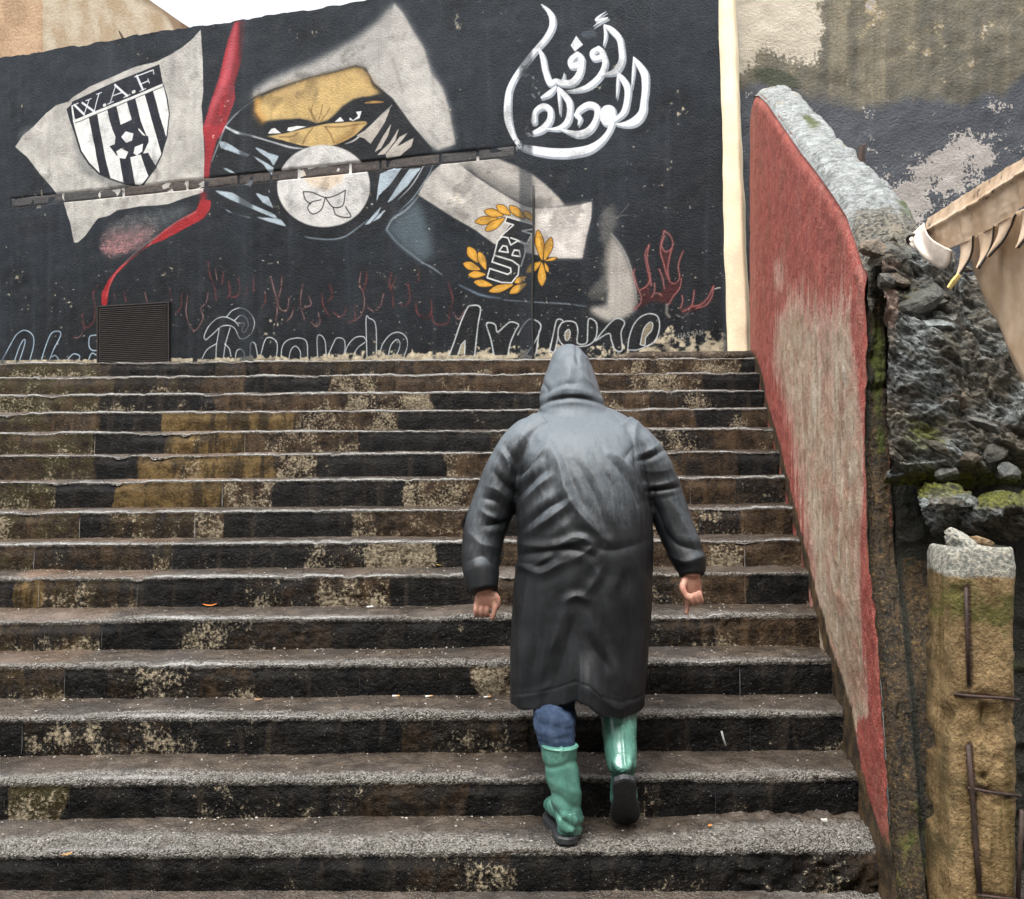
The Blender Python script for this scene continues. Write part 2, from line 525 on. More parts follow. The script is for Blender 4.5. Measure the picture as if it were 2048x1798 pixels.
def mat_rubble():
    m = M('wet_broken_masonry')
    grn, warm = m.attr('green'), m.attr('warm')
    rot = m.nt.nodes.new('ShaderNodeVectorRotate'); rot.rotation_type = 'Y_AXIS'; rot.inputs['Angle'].default_value = -.5; m.put(rot.inputs['Vector'], m.pos)
    st = m.scaled(rot.outputs[0], (.38, .7, 1.15))
    mid = m.noise(19, 6, .65, vec=st, dist=.7); fin = m.noise(85, 5, .7, vec=st); big = m.noise(4.5, 4)
    c = m.mix(m.step(m.add(m.mul(mid, .55), m.mul(fin, .45)), .38, .62), (.014, .014, .011), (.20, .175, .13))
    c = m.mix(m.step(m.add(big, m.mul(m.add(mid, -.5), .5)), .5, .62), c, m.mix(m.step(fin, .4, .6), (.035, .042, .042), (.34, .37, .36)))
    c = m.mix(m.step(m.add(warm, m.mul(m.add(mid, -.5), 1.1)), .45, .75), c, m.mix(fin, (.12, .08, .055), (.36, .25, .20)))
    c = m.mix(m.step(fin, .62, .70), c, (.010, .010, .008))
    c = m.mix(m.step(m.add(grn, m.mul(m.add(mid, -.5), 1.4)), .48, .8), c, m.mix(m.step(fin, .35, .65), (.025, .032, .006), (.20, .205, .03)))
    return m.done(c, m.lin(mid, .3, .7, .25, .6), m.bump(m.add(m.mul(fin, .9), m.mul(mid, .6)), 1.0, .022), .5)

def mat_stone(name, a, b):
    m = M(name)
    mid = m.noise(22, 5, .65); fin = m.noise(90, 4, .65)
    oi = m.nt.nodes.new('ShaderNodeObjectInfo').outputs['Random']
    c = m.mix(m.step(mid, .35, .68), a, b)
    c = m.mix(m.mul(m.step(m.add(oi, m.mul(m.add(mid, -.5), 1.2)), .35, .8), .8), c, (.016, .016, .016) if 'brick' in name else (.05, .045, .03))
    c = m.mix(m.step(fin, .62, .7), c, (.012, .012, .010))
    return m.done(c, .42, m.bump(m.add(fin, m.mul(mid, .6)), .9, .012), .5)

def mat_stained():
    m = M('stained_old_wall')
    cream, dark, flake, mossa = [m.attr(k) for k in ('cream', 'dark', 'flake', 'moss')]
    mid = m.noise(5, 7, .65); fin = m.noise(38, 5, .68); gr = m.noise(110, 3)
    strk = m.noise(1, 6, .6, vec=m.scaled(m.pos, (6, 6, .5)))
    c = m.mix(m.step(m.add(m.mul(strk, .6), m.mul(mid, .4)), .36, .64), (.055, .050, .034), (.155, .130, .082))
    c = m.mix(m.mul(m.step(m.add(m.mul(strk, .5), m.mul(fin, .5)), .53, .64), .8), c, (.20, .165, .10))
    c = m.mix(m.step(m.add(mid, m.mul(fin, .3)), .74, .86), c, (.33, .25, .12))
    c = m.mix(m.step(m.add(dark, m.mul(m.add(mid, -.5), .9)), .35, .7), c, m.mix(strk, (.022, .026, .034), (.05, .056, .068)))
    c = m.mix(m.step(m.add(cream, m.mul(m.add(fin, -.5), 1.3)), .4, .65), c, m.mix(mid, (.30, .26, .20), (.55, .49, .39)))
    c = m.mix(m.step(m.add(flake, m.add(m.mul(m.add(mid, -.5), 2.6), m.mul(m.add(fin, -.5), 1.6))), .46, .54), c, m.mix(fin, (.22, .20, .185), (.42, .385, .35)))
    c = m.mix(m.step(m.add(mossa, m.mul(m.add(fin, -.5), .9)), .45, .75), c, m.mix(fin, (.010, .014, .006), (.035, .042, .010)))
    return m.done(c, .5, m.bump(m.add(m.mul(fin, .8), m.mul(gr, .3)), .9, .016), .4)

def mat_simple(name, col, rough=.5, var=.35, scale=12, bump=.4, bscale=70, spec=.5, bdist=.006, **kw):
    m = M(name)
    mid = m.noise(scale, 5, .6); fin = m.noise(bscale, 4, .6)
    col = np.array(col)
    c = m.mix(m.step(m.add(m.mul(mid, .7), m.mul(fin, .3)), .33, .67), tuple(col * (1 - var)), tuple(np.minimum(col * (1 + var), .9)))
    return m.done(c, rough, m.bump(m.add(m.mul(fin, .7), m.mul(mid, .5)), bump, bdist) if bump else None, spec, **kw)

def mat_building():
    m = M('faded_cream_render')
    mid = m.noise(2.2, 6, .6); fin = m.noise(30, 5); dk = m.attr('dark')
    c = m.mix(m.step(mid, .38, .62), (.60, .44, .28), (.80, .68, .50))
    c = m.mix(m.step(m.add(dk, m.mul(m.add(mid, -.5), 1.0)), .42, .8), c, m.mix(m.step(m.add(m.mul(fin, .3), m.mul(mid, .7)), .38, .62), (.20, .12, .065), (.40, .27, .165)))
    return m.done(c, .7, m.bump(fin, .5, .02), .3)

def mat_post():
    m = M('lichened_concrete')
    cap, mossa = m.attr('cap'), m.attr('moss')
    mid = m.noise(13, 6, .65); fin = m.noise(85, 5, .65)
    strk = m.noise(1, 5, .6, vec=m.scaled(m.pos, (22, 22, 2)))
    c = m.mix(m.step(m.add(m.mul(mid, .6), m.mul(fin, .4)), .36, .66), (.11, .065, .020), (.36, .245, .115))
    c = m.mix(m.step(strk, .54, .68), c, (.115, .075, .020))
    c = m.mix(m.mul(m.step(m.noise(5, 6, .7), .50, .64), .75), c, m.mix(fin, (.030, .022, .008), (.13, .10, .035)))
    c = m.mix(m.step(m.add(mossa, m.mul(m.add(mid, -.5), 1.4)), .45, .75), c, m.mix(fin, (.035, .036, .006), (.15, .13, .02)))
    c = m.mix(m.step(m.add(m.attr('rust'), m.mul(m.add(mid, -.5), .8)), .35, .8), c, (.055, .028, .012))
    c = m.mix(m.step(m.add(cap, m.mul(m.add(mid, -.5), .9)), .4, .7), c, m.mix(m.step(fin, .4, .6), (.20, .21, .185), (.48, .45, .37)))
    c = m.mix(m.step(fin, .66, .72), c, (.03, .022, .012))
    return m.done(c, .6, m.bump(m.add(fin, m.mul(mid, .5)), .9, .014), .4)

def mat_tarp():
    m = M('beige_plastic_sheet')
    dirt = m.attr('dirt')
    mid = m.noise(9, 5, .6); fin = m.noise(120, 3)
    strk = m.noise(1, 5, .6, vec=m.scaled(m.pos, (20, 20, 1.6)))
    c = m.mix(m.step(mid, .35, .7), (.42, .29, .18), (.58, .44, .31))
    c = m.mix(m.mul(m.step(strk, .5, .72), .35), c, (.33, .20, .11))
    c = m.mix(m.step(m.add(dirt, m.mul(m.add(m.noise(30, 5, .7), -.5), 1.9)), .6, .8), c, (.09, .065, .045))
    return m.done(c, .38, m.bump(m.add(mid, m.mul(fin, .15)), .35, .01), .5)

def mat_coat():
    m = M('wet_black_nylon')
    p_ = m.pos
    mid = m.noise(14, 5, .6); fin = m.noise(260, 3, .6)
    run = m.noise(1, 5, .65, vec=m.scaled(m.pos, (70, 70, 5)))
    skylight_rain = m.attr('skylight_rain')
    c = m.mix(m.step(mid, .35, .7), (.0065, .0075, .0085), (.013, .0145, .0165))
    c = m.mix(m.step(m.add(skylight_rain, m.add(m.mul(m.add(run, -.5), .7), m.mul(m.add(fin, -.5), .5))), .1, 1.15), c, (.112, .132, .148))  # upward cloth painted paler: sky light from above, along with beaded rain
    rough = m.lin(m.add(m.mul(run, .6), m.mul(mid, .4)), .3, .7, .42, .60)
    h = m.add(m.mul(run, .5), m.mul(fin, .10))
    cr1 = m.math('ABSOLUTE', m.add(m.noise(8, 2, .5, vec=m.scaled(p_, (1, 1, .3)), dist=.5), -.5)); cr2 = m.math('ABSOLUTE', m.add(m.noise(30, 2, .5, vec=m.scaled(p_, (1, 1, .55)), dist=.8), -.5))
    crk = m.add(m.mul(m.step(cr1, 0, .10), .7), m.mul(m.step(cr2, 0, .12), .3))
    nb = m.bump(crk, .13, .005)
    return m.done(c, rough, m.bump(h, .38, .004, nb), .28)

def mat_boot():
    m = M('green_rubber')
    mid = m.noise(12, 4, .6); fin = m.noise(180, 3)
    c = m.mix(m.step(mid, .3, .7), (.055, .155, .120), (.11, .27, .215))
    return m.done(c, m.lin(mid, .3, .7, .18, .34), m.bump(fin, .12, .003), .6)

def mat_denim():
    m = M('blue_denim')
    w = m.nt.nodes.new('ShaderNodeTexWave'); m.put(w.inputs['Vector'], m.scaled(m.pos, (1, .2, .15))); w.inputs['Scale'].default_value = 160; w.inputs['Distortion'].default_value = 3
    mid = m.noise(16, 5, .6)
    c = m.mix(m.step(m.add(m.mul(w.outputs[1], .4), m.mul(mid, .6)), .3, .7), (.006, .013, .030), (.030, .054, .105))
    c = m.mix(m.mul(m.step(m.noise(1, 4, .6, vec=m.scaled(m.pos, (40, 40, 7))), .48, .66), .25), c, (.065, .10, .16))
    return m.done(c, .8, m.bump(w.outputs[1], .3, .002), .3)

def mat_skin():
    m = M('weathered_skin')
    mid = m.noise(38, 4, .6)
    c = m.mix(m.step(mid, .35, .65), (.40, .19, .135), (.52, .29, .215))
    return m.done(c, .45, m.bump(m.noise(240, 3), .2, .002), .45, Subsurface_Weight=.12, Subsurface_Scale=.01)
# ------------------------------------------------------------------ ground and staircase
D0, TR = 3.44, 0.3096
EDGE_Y = [1697, 1554, 1428, 1323, 1231.5, 1150, 1083, 1019, 958, 906, 861, 821, 785.5, 750, 721]
NST = len(EDGE_Y)
SY = [D0 + i * TR for i in range(NST)]
SZ = [H - (EDGE_Y[i] - CY) * SY[i] / F for i in range(NST)]
GZ = -0.142
def face_x(Y): return 0.754 + 0.146 * Y          # painted face of the parapet that closes the flight on the right
def tilt(X, Y): return 0.0065 * (X + 1.3 * Y / D0)

B_STAIR = mat_stair()
gx = np.linspace(-1, 1, 90); gx = np.sign(gx) * np.abs(gx) ** 3 * 220
gy = np.linspace(-1, 1, 90); gy = np.sign(gy) * np.abs(gy) ** 3 * 220 + 1.2
GX, GYY = np.meshgrid(gx, gy, indexing='ij')
GP = np.stack([GX, GYY, np.full_like(GX, GZ - 0.02)], -1)
link('ground', grid_mesh('ground', GP), mat_ground(), kind='structure')
# worn landing in front of the first riser
px = np.arange(-3.4, 1.62, .014); py = np.linspace(1.7, D0 + .04, 120)
PX, PY = np.meshgrid(px, py, indexing='ij')
PP = np.stack([PX, PY, np.full_like(PX, GZ)], -1)
PP[..., 2] += fbm(PP, 3, 3, seed=4) * .006 + fbm(PP, 28, 3, seed=5) * .004
link('landing', grid_mesh('landing', PP, {'tread': np.ones_like(PX), 'edge': .25 + .4 * sstep(.6, 1.5, PX), 'ochre': PX * 0, 'black': PX * 0, 'peel': .3 + PX * 0, 'moss': PX * 0}), B_STAIR, kind='structure')

TYPES = {  # ochre, black, peel, moss
    'k': (0, 1, -.02, 0), 'b': (0, .25, .14, .15), 'o': (1, 0, .06, 0), 'g': (.1, .15, .50, .15), 'h': (0, .55, .24, 0), 'm': (.3, .35, .26, .55), 'p': (.38, .55, .16, .25), 'x': (0, .75, .12, 0)}
ROWS = [  # painted and patched pieces of each riser: right end (photo px at the edge), kind
    [(210, 'k'), (500, 'k'), (720, 'x'), (800, 'k'), (1030, 'h'), (1180, 'k'), (1420, 'x'), (1600, 'k'), (1800, 'h')],
    [(10, 'k'), (140, 'm'), (400, 'k'), (660, 'k'), (940, 'h'), (1200, 'k'), (1430, 'x'), (1760, 'k')],
    [(43, 'k'), (345, 'h'), (570, 'k'), (800, 'k'), (1060, 'h'), (1300, 'k'), (1500, 'k'), (1700, 'x')],
    [(130, 'p'), (210, 'k'), (380, 'h'), (515, 'h'), (720, 'k'), (950, 'k'), (1030, 'g'), (1300, 'k'), (1480, 'x'), (1680, 'k')],
    [(90, 'p'), (205, 'p'), (365, 'k'), (500, 'h'), (665, 'h'), (850, 'k'), (1030, 'x'), (1300, 'k'), (1430, 'h'), (1650, 'b')],
    [(25, 'k'), (78, 'o'), (275, 'p'), (490, 'k'), (640, 'h'), (780, 'g'), (945, 'k'), (1150, 'b'), (1350, 'h'), (1490, 'b'), (1630, 'x')],
    [(70, 'm'), (200, 'p'), (345, 'p'), (610, 'x'), (730, 'h'), (862, 'g'), (1000, 'k'), (1200, 'b'), (1420, 'b'), (1490, 'g'), (1600, 'b')],
    [(160, 'm'), (200, 'k'), (390, 'p'), (446, 'g'), (710, 'k'), (822, 'g'), (930, 'g'), (1100, 'k'), (1400, 'b'), (1480, 'h'), (1590, 'b')],
    [(110, 'm'), (232, 'k'), (445, 'o'), (542, 'g'), (808, 'k'), (935, 'g'), (1100, 'b'), (1380, 'b'), (1470, 'b'), (1580, 'h')],
    [(190, 'm'), (278, 'k'), (400, 'o'), (550, 'o'), (632, 'g'), (890, 'k'), (1010, 'g'), (1200, 'k'), (1370, 'b'), (1480, 'h'), (1570, 'x')],
    [(190, 'm'), (330, 'k'), (490, 'o'), (535, 'b'), (720, 'g'), (975, 'k'), (1100, 'h'), (1300, 'b'), (1430, 'h'), (1560, 'b')],
    [(200, 'm'), (320, 'k'), (590, 'o'), (795, 'g'), (1060, 'k'), (1240, 'b'), (1390, 'b'), (1480, 'x'), (1550, 'b')],
    [(200, 'm'), (430, 'x'), (690, 'b'), (865, 'g'), (1090, 'k'), (1300, 'g'), (1400, 'h'), (1540, 'x')],
    [(230, 'm'), (400, 'p'), (490, 'b'), (660, 'k'), (760, 'g'), (1080, 'b'), (1250, 'b'), (1405, 'g'), (1530, 'k')],
    [(218, 'm'), (430, 'x'), (495, 'p'), (515, 'k'), (790, 'p'), (830, 'h'), (985, 'b'), (1262, 'b'), (1482, 'g'), (1530, 'k')],
]
stairs = empty('stairs', kind='structure')

def stair_surface(P, N, i, lump=1.0):
    """one continuous roughness for everything that belongs to the flight"""
    q = P.copy()
    rough_zone = sstep(.55, .95, P[..., 0]) * (1 if i == 0 else 0)
    a = fbm(q, 2.1, 3, seed=11) * .012 + fbm(q, 16, 3, seed=12) * .0055 + fbm(q, 62, 2, seed=13) * .0028
    a = a + rough_zone * (ridged(q, 13, 3, seed=14) * .016 + fbm(q, 35, 3, seed=15) * .012)
    return P + N * (a * lump)[..., None]

for i in range(NST):
    Y0, Z0 = SY[i], SZ[i]
    Zb = (SZ[i - 1] if i else GZ) - .02
    Y1 = SY[i + 1] + .03 if i + 1 < NST else 11.6
    XL = -.512 * Y0 - 1.3
    XR = face_x(Y0) + .10
    dx = .0095 if i < 5 else (.013 if i < 9 else .017)
    R = .026 if i < 5 else .017
    st = empty('step', (0, Y0, 0)); st.parent = stairs
    # ---- nose and tread (one sheet)
    X = np.arange(XL, XR + dx, dx)
    th = np.linspace(0, np.pi / 2, 7)
    if i + 1 < NST:
        ty = np.concatenate([Y0 + R + np.linspace(.006, .11, 14 if i < 6 else 8), np.linspace(Y0 + R + .12, Y1, 18 if i < 6 else 7)])
    else:
        ty = np.concatenate([Y0 + R + np.linspace(.01, .2, 8), Y0 + R + .2 + np.linspace(.02, 1, 50) ** 1.5 * (Y1 - Y0 - .2)])
    prof = [(Y0 + R - R * np.cos(t), Z0 - R + R * np.sin(t), -np.cos(t), np.sin(t)) for t in th] + [(y, Z0, 0, 1) for y in ty]
    prof = np.array(prof)
    NU, NV = len(X), len(prof)
    P = np.zeros((NU, NV, 3)); Nn = np.zeros_like(P)
    P[..., 0] = X[:, None]; P[..., 1] = prof[None, :, 0]; P[..., 2] = prof[None, :, 1]
    Nn[..., 1] = prof[None, :, 2]; Nn[..., 2] = prof[None, :, 3]
    P[..., 2] += tilt(P[..., 0], Y0)
    # chipped, walked-down edge
    q = np.stack([X, X * 0 + Y0, X * 0 + Z0], -1)
    chip = (fbm(q, .9, 2, seed=20) * .5 + .5) * .014 + sstep(.10, .6, fbm(q, 2.6, 4, seed=21)) * .030 + sstep(.22, .6, fbm(q, 9, 3, seed=22)) * .022 + np.abs(fbm(q, 26, 2, seed=23)) * .008
    fall = np.exp(-((np.maximum(prof[:, 0] - Y0 - R, 0)) / .055) ** 2) * np.concatenate([np.sin(th) * .55 + .45, np.ones(NV - 7)])
    P[..., 2] -= chip[:, None] * fall[None, :] * .75
    P[..., 1] += chip[:, None] * (np.concatenate([np.cos(th) * .6, np.zeros(NV - 7)]))[None, :]
    wear = fbm(P, 1.4, 3, seed=24) * .5 + .5
    dist = np.maximum(prof[:, 0] - Y0, 0)[None, :]
    grav = np.interp(i, [0, 1, 2, 3, 5, 9], [.15, .070, .058, .05, .045, .045])
    wv2 = np.clip(.72 + .9 * fbm(P * np.array([1, .2, .2]), 1.3, 3, seed=25), .3, 1.15) if i < 6 else 1.0
    edge = wv2 * (1.04 + .10 * min(i, 6)) * np.exp(-(dist / (grav * (.6 + .8 * wear))) ** 2) * (prof[None, :, 3] ** .7 * .6 + .4)  # stronger on upper steps, whose rims carry the painted sky light
    if i == 0:
        edge = np.maximum(edge, .8 * sstep(.5, .8, P[..., 0]) * sstep(.30, .1, dist))
    blocks = ROWS[i]
    xs_end = [(b[0] - CX) / F * Y0 for b in blocks]
    kinds = [b[1] for b in blocks]
    och_t = np.zeros(NU)
    for k, kk in enumerate(kinds):
        a0 = XL if k == 0 else xs_end[k - 1]
        och_t += TYPES[kk][0] * sstep(a0 - .05, a0 + .05, X) * sstep(xs_end[k] + .05, xs_end[k] - .05, X)
    near_front = np.concatenate([np.zeros(7), np.ones(NV - 7)])
    P = stair_surface(P, Nn, i)
    at = {'tread': (sstep(.2, .75, prof[:, 3]))[None, :] + 0 * P[..., 0], 'edge': edge, 'ochre': (och_t[:, None] * (1 if i in (3, 4, 5, 6, 8) else .6)) + 0 * P[..., 0],
          'black': (prof[None, :, 3] < .3) * .5 + 0 * P[..., 0], 'peel': .25 + 0 * P[..., 0], 'moss': 0 * P[..., 0]}
    link('tread', grid_mesh('tread', P, at, flip=False), B_STAIR, st)
    # ---- riser, in the separately rendered / painted pieces one can tell apart
    bounds = [XL] + xs_end[:-1] + [XR]
    for k, kk in enumerate(kinds):
        a, b = bounds[k], bounds[k + 1]
        if b - a < .01: continue
        n = max(3, int((b - a) / dx) + 1)
        Xb = np.linspace(a, b, n)
        rng = np.random.default_rng(100 * i + k)
        setb = {'k': 0.0, 'b': .002, 'o': -.004, 'g': .004, 'h': .002, 'm': 0.0, 'p': -.002, 'x': .001}[kk] + rng.normal() * .0015
        nz = 22 if i < 5 else (14 if i < 9 else 9)
        zz = np.linspace(Zb, Z0 - R + .004, nz)
        P = np.zeros((n, nz, 3)); P[..., 0] = Xb[:, None]; P[..., 2] = zz[None, :] + tilt(Xb, Y0)[:, None]
        q = np.stack([Xb, Xb * 0 + Y0, Xb * 0 + Z0], -1)
        chip = (fbm(q, .9, 2, seed=20) * .5 + .5) * .014 + sstep(.10, .6, fbm(q, 2.6, 4, seed=21)) * .030 + sstep(.22, .6, fbm(q, 9, 3, seed=22)) * .022 + np.abs(fbm(q, 26, 2, seed=23)) * .008
        topw = sstep(Z0 - R - .06, Z0 - R, zz)[None, :]
        P[..., 1] = Y0 + setb * (1 - topw) + chip[:, None] * .6 * topw - .012 * (1 - (zz[None, :] - Zb) / (Z0 - Zb))
        P[..., 2] -= chip[:, None] * .35 * topw
        Nn = np.zeros_like(P); Nn[..., 1] = -1
        lump = {'g': 1.5, 'h': 1.25, 'm': 1.2}.get(kk, .9)
        lumpv = lump * (1 - topw) + topw
        P = stair_surface(P, Nn, i, lumpv + 0 * P[..., 0])
        if kk in 'gh':
            extra = (ridged(P, 30, 3, seed=31) * .006) * (1 - topw) * (1 if kk == 'g' else .6)
            P[..., 1] -= extra
        # a thin joint at both ends
        ed = np.exp(-(np.minimum(Xb - a, b - Xb) / .006) ** 2)[:, None] * (1 - topw) * (1 if 0 < k < len(kinds) - 1 else 0)
        P[..., 1] += ed * .003
        Xw = P[..., 0] + fbm(P, 7, 3, seed=34) * .035 + fbm(P, 30, 2, seed=35) * .012
        mixw = np.zeros((4,) + P.shape[:2])
        for k2 in (k - 1, k, k + 1):
            if not 0 <= k2 < len(kinds): continue
            lo = -1e9 if k2 == 0 else bounds[k2]; hi = 1e9 if k2 == len(kinds) - 1 else bounds[k2 + 1]
            ww = sstep(lo - .012, lo + .012, Xw) * sstep(hi + .012, hi - .012, Xw)
            mixw += ww[None] * np.array(TYPES[kinds[k2]])[:, None, None]
        o_, k_, p_, m_ = mixw
        low = (1 - (zz - Zb) / (Z0 - Zb))[None, :]
        topd = sstep(Z0 - R - .02, Z0 - R + .004, zz)[None, :]
        var = fbm(P, 4.5, 3, seed=33)
        at = {'tread': 0 * var, 'edge': .50 * topd + 0 * var, 'ochre': o_ + var * .35, 'black': k_ + var * .12,
              'peel': p_ + var * .55 + (low - .5) * (.35 if kk in 'mpb' else .1), 'moss': m_ + var * .4 + (.15 if kk == 'm' else 0)}
        link('riser_block', grid_mesh('riser_block', P, at, flip=False), B_STAIR, st)

# low kerb that runs along the foot of the mural on the right, above the last step
kx = np.arange(.55, 2.1, .02)
prof = np.array([(8.02, SZ[-1] - .02, 0), (8.0, SZ[-1] + .02, 0), (8.0, SZ[-1] + .055, 0), (8.02, SZ[-1] + .075, 1), (8.06, SZ[-1] + .08, 1), (8.7, SZ[-1] + .085, 1)])
P = np.zeros((len(kx), len(prof), 3)); P[..., 0] = kx[:, None]; P[..., 1] = prof[None, :, 0]; P[..., 2] = prof[None, :, 1] + tilt(kx, 8)[:, None] * .9
rise = sstep(.6, 1.0, kx)
P[:, 1:, 2] -= ((1 - rise) * .09)[:, None]
P[..., 1] += fbm(P, 5, 3, seed=41) * .02; P[..., 2] += fbm(P, 9, 3, seed=42) * .008
z0 = np.zeros(P.shape[:2])
link('kerb', grid_mesh('kerb', P, {'tread': z0 + .2, 'edge': z0, 'ochre': z0, 'black': z0 + .1, 'peel': z0 + .3, 'moss': z0}), B_STAIR, kind='structure')
# ------------------------------------------------------------------ mural wall
WA, WB = np.array([-5.306, 10.57]), np.array([1.789, 8.30])
WL = float(np.linalg.norm(WB - WA)); WU = (WB - WA) / WL
WN = np.array([WU[1], -WU[0]])                       # towards the stairs
S0, S1 = -2.6, WL
ZB, ZT = 1.95, 5.705
PPM = 330
TW, TH = int((S1 - S0) * PPM), int((ZT - ZB) * PPM)

def px2wall(x, y):
    k = (np.asarray(x, float) - CX) / F
    s = (k * WA[1] - WA[0]) / (WU[0] - k * WU[1])
    Y = WA[1] + s * WU[1]
    return s, H + (CY - np.asarray(y, float)) / F * Y, Y

def wall_pt(s, z, out=0.0):
    p = WA + WU * s + WN * out
    return np.array([p[0], p[1], z])

FR = {0: (0, 0, 1), 1: (0, 0, .2854), 2: (400, 0, .2854), 3: (750, 250, .2854), 4: (950, 0, .27495), 5: (0, 400, .29354), 6: (400, 500, .29354), 7: (1100, 400, .22505)}
def tx(fr, pts):
    ox, oy, k = FR[fr]
    p = np.asarray(pts, float)
    s, z, Y = px2wall(ox + p[:, 0] * k, oy + p[:, 1] * k)
    return np.stack([(s - S0) * PPM, (z - ZB) * PPM], -1), Y * PPM / F * k

def rnd2(h, w, cell, seed):
    r = np.random.default_rng(seed)
    gh, gw = int(h / cell) + 3, int(w / cell) + 3
    g = r.random((gh, gw), dtype=np.float32)
    y = np.arange(h) / cell; x = np.arange(w) / cell
    iy = y.astype(int); ix = x.astype(int)
    fy = (y - iy)[:, None].astype(np.float32); fx = (x - ix)[None, :].astype(np.float32)
    fy = fy * fy * (3 - 2 * fy); fx = fx * fx * (3 - 2 * fx)
    a = g[iy][:, ix]; b = g[iy][:, ix + 1]; c = g[iy + 1][:, ix]; d = g[iy + 1][:, ix + 1]
    return (a * (1 - fx) + b * fx) * (1 - fy) + (c * (1 - fx) + d * fx) * fy
def fb2(h, w, cell, octv, seed):
    t = 0; n = 0; a = 1.0
    for k in range(octv):
        t = t + a * rnd2(h, w, max(cell, 1.01), seed + k); n += a; a *= .55; cell /= 2.03
    return t / n

CAN = np.zeros((TH, TW, 3), np.float32)
N_A = fb2(TH, TW, 90, 6, 1); N_B = fb2(TH, TW, 14, 4, 2); N_C = fb2(TH, TW, 300, 5, 3)
CAN[:] = np.array([.148, .172, .200])
CAN *= (.72 + .55 * N_C)[..., None]
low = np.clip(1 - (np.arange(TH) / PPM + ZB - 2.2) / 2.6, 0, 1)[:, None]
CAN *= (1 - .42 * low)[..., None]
CAN += ((N_B - .5) * .05)[..., None]

def boxblur(a, r):
    if r < 1: return a
    for ax in (0, 1):
        c = np.cumsum(np.concatenate([np.repeat(np.take(a, [0], ax), r + 1, ax), a, np.repeat(np.take(a, [-1], ax), r, ax)], ax), axis=ax)
        n = a.shape[ax]
        c = np.take(c, range(2 * r + 1, 2 * r + 1 + n), ax) - np.take(c, range(0, n), ax)
        a = c / (2 * r + 1)
    return a

def poly_mask(P, pad):
    x0 = max(int(P[:, 0].min()) - pad - 2, 0); x1 = min(int(P[:, 0].max()) + pad + 3, TW)
    y0 = max(int(P[:, 1].min()) - pad - 2, 0); y1 = min(int(P[:, 1].max()) + pad + 3, TH)
    if x1 <= x0 or y1 <= y0: return None
    w, h, SS = x1 - x0, y1 - y0, 3
    acc = np.zeros((h * SS, w + 2), np.float32)
    Q = (P - [x0, y0]) * [1, SS]
    for k in range(len(Q)):
        a, b = Q[k], Q[(k + 1) % len(Q)]
        if a[1] == b[1]: continue
        sg = 1.0
        if a[1] > b[1]: a, b, sg = b, a, -1.0
        r0, r1 = max(int(np.ceil(a[1] - .5)), 0), min(int(np.ceil(b[1] - .5)), h * SS)
        if r1 <= r0: continue
        rr = np.arange(r0, r1)
        xx = np.clip(a[0] + (rr + .5 - a[1]) * (b[0] - a[0]) / (b[1] - a[1]), 0, w)
        ii = xx.astype(int); ff = xx - ii
        acc[rr, ii] += sg * (1 - ff); acc[rr, ii + 1] += sg * ff
    m = np.clip(np.abs(np.cumsum(acc, 1)[:, :w]), 0, 1)
    return m.reshape(h, SS, w).mean(1), x0, y0

def comp(m, x0, y0, col, alpha=1.0, rag=0.0, dirt=.12):
    h, w = m.shape
    sl = (slice(y0, y0 + h), slice(x0, x0 + w))
    if rag > 0: m = np.clip((m - .5 + (N_B[sl] - .5) * rag) * 2.2 + .5, 0, 1) * (m > .001)
    c = np.array(col, np.float32)[None, None] * (1 + dirt * 2 * (N_A[sl] - .5) + dirt * .9 * (N_B[sl] - .5))[..., None]
    a = (m * alpha)[..., None]
    CAN[sl] = CAN[sl] * (1 - a) + c * a

def fill(fr, pts, col, blur=0, alpha=1.0, curve=0, rag=0.0, dirt=.12):
    p = catmull(pts, curve, True) if curve else np.asarray(pts, float)
    P, sc = tx(fr, p)
    r = int(round(blur * sc.mean()))
    res = poly_mask(P, r * 3)
    if res is None: return
    m, x0, y0 = res
    for _ in range(3 if r else 0): m = boxblur(m, r)
    comp(m, x0, y0, col, alpha, rag, dirt)

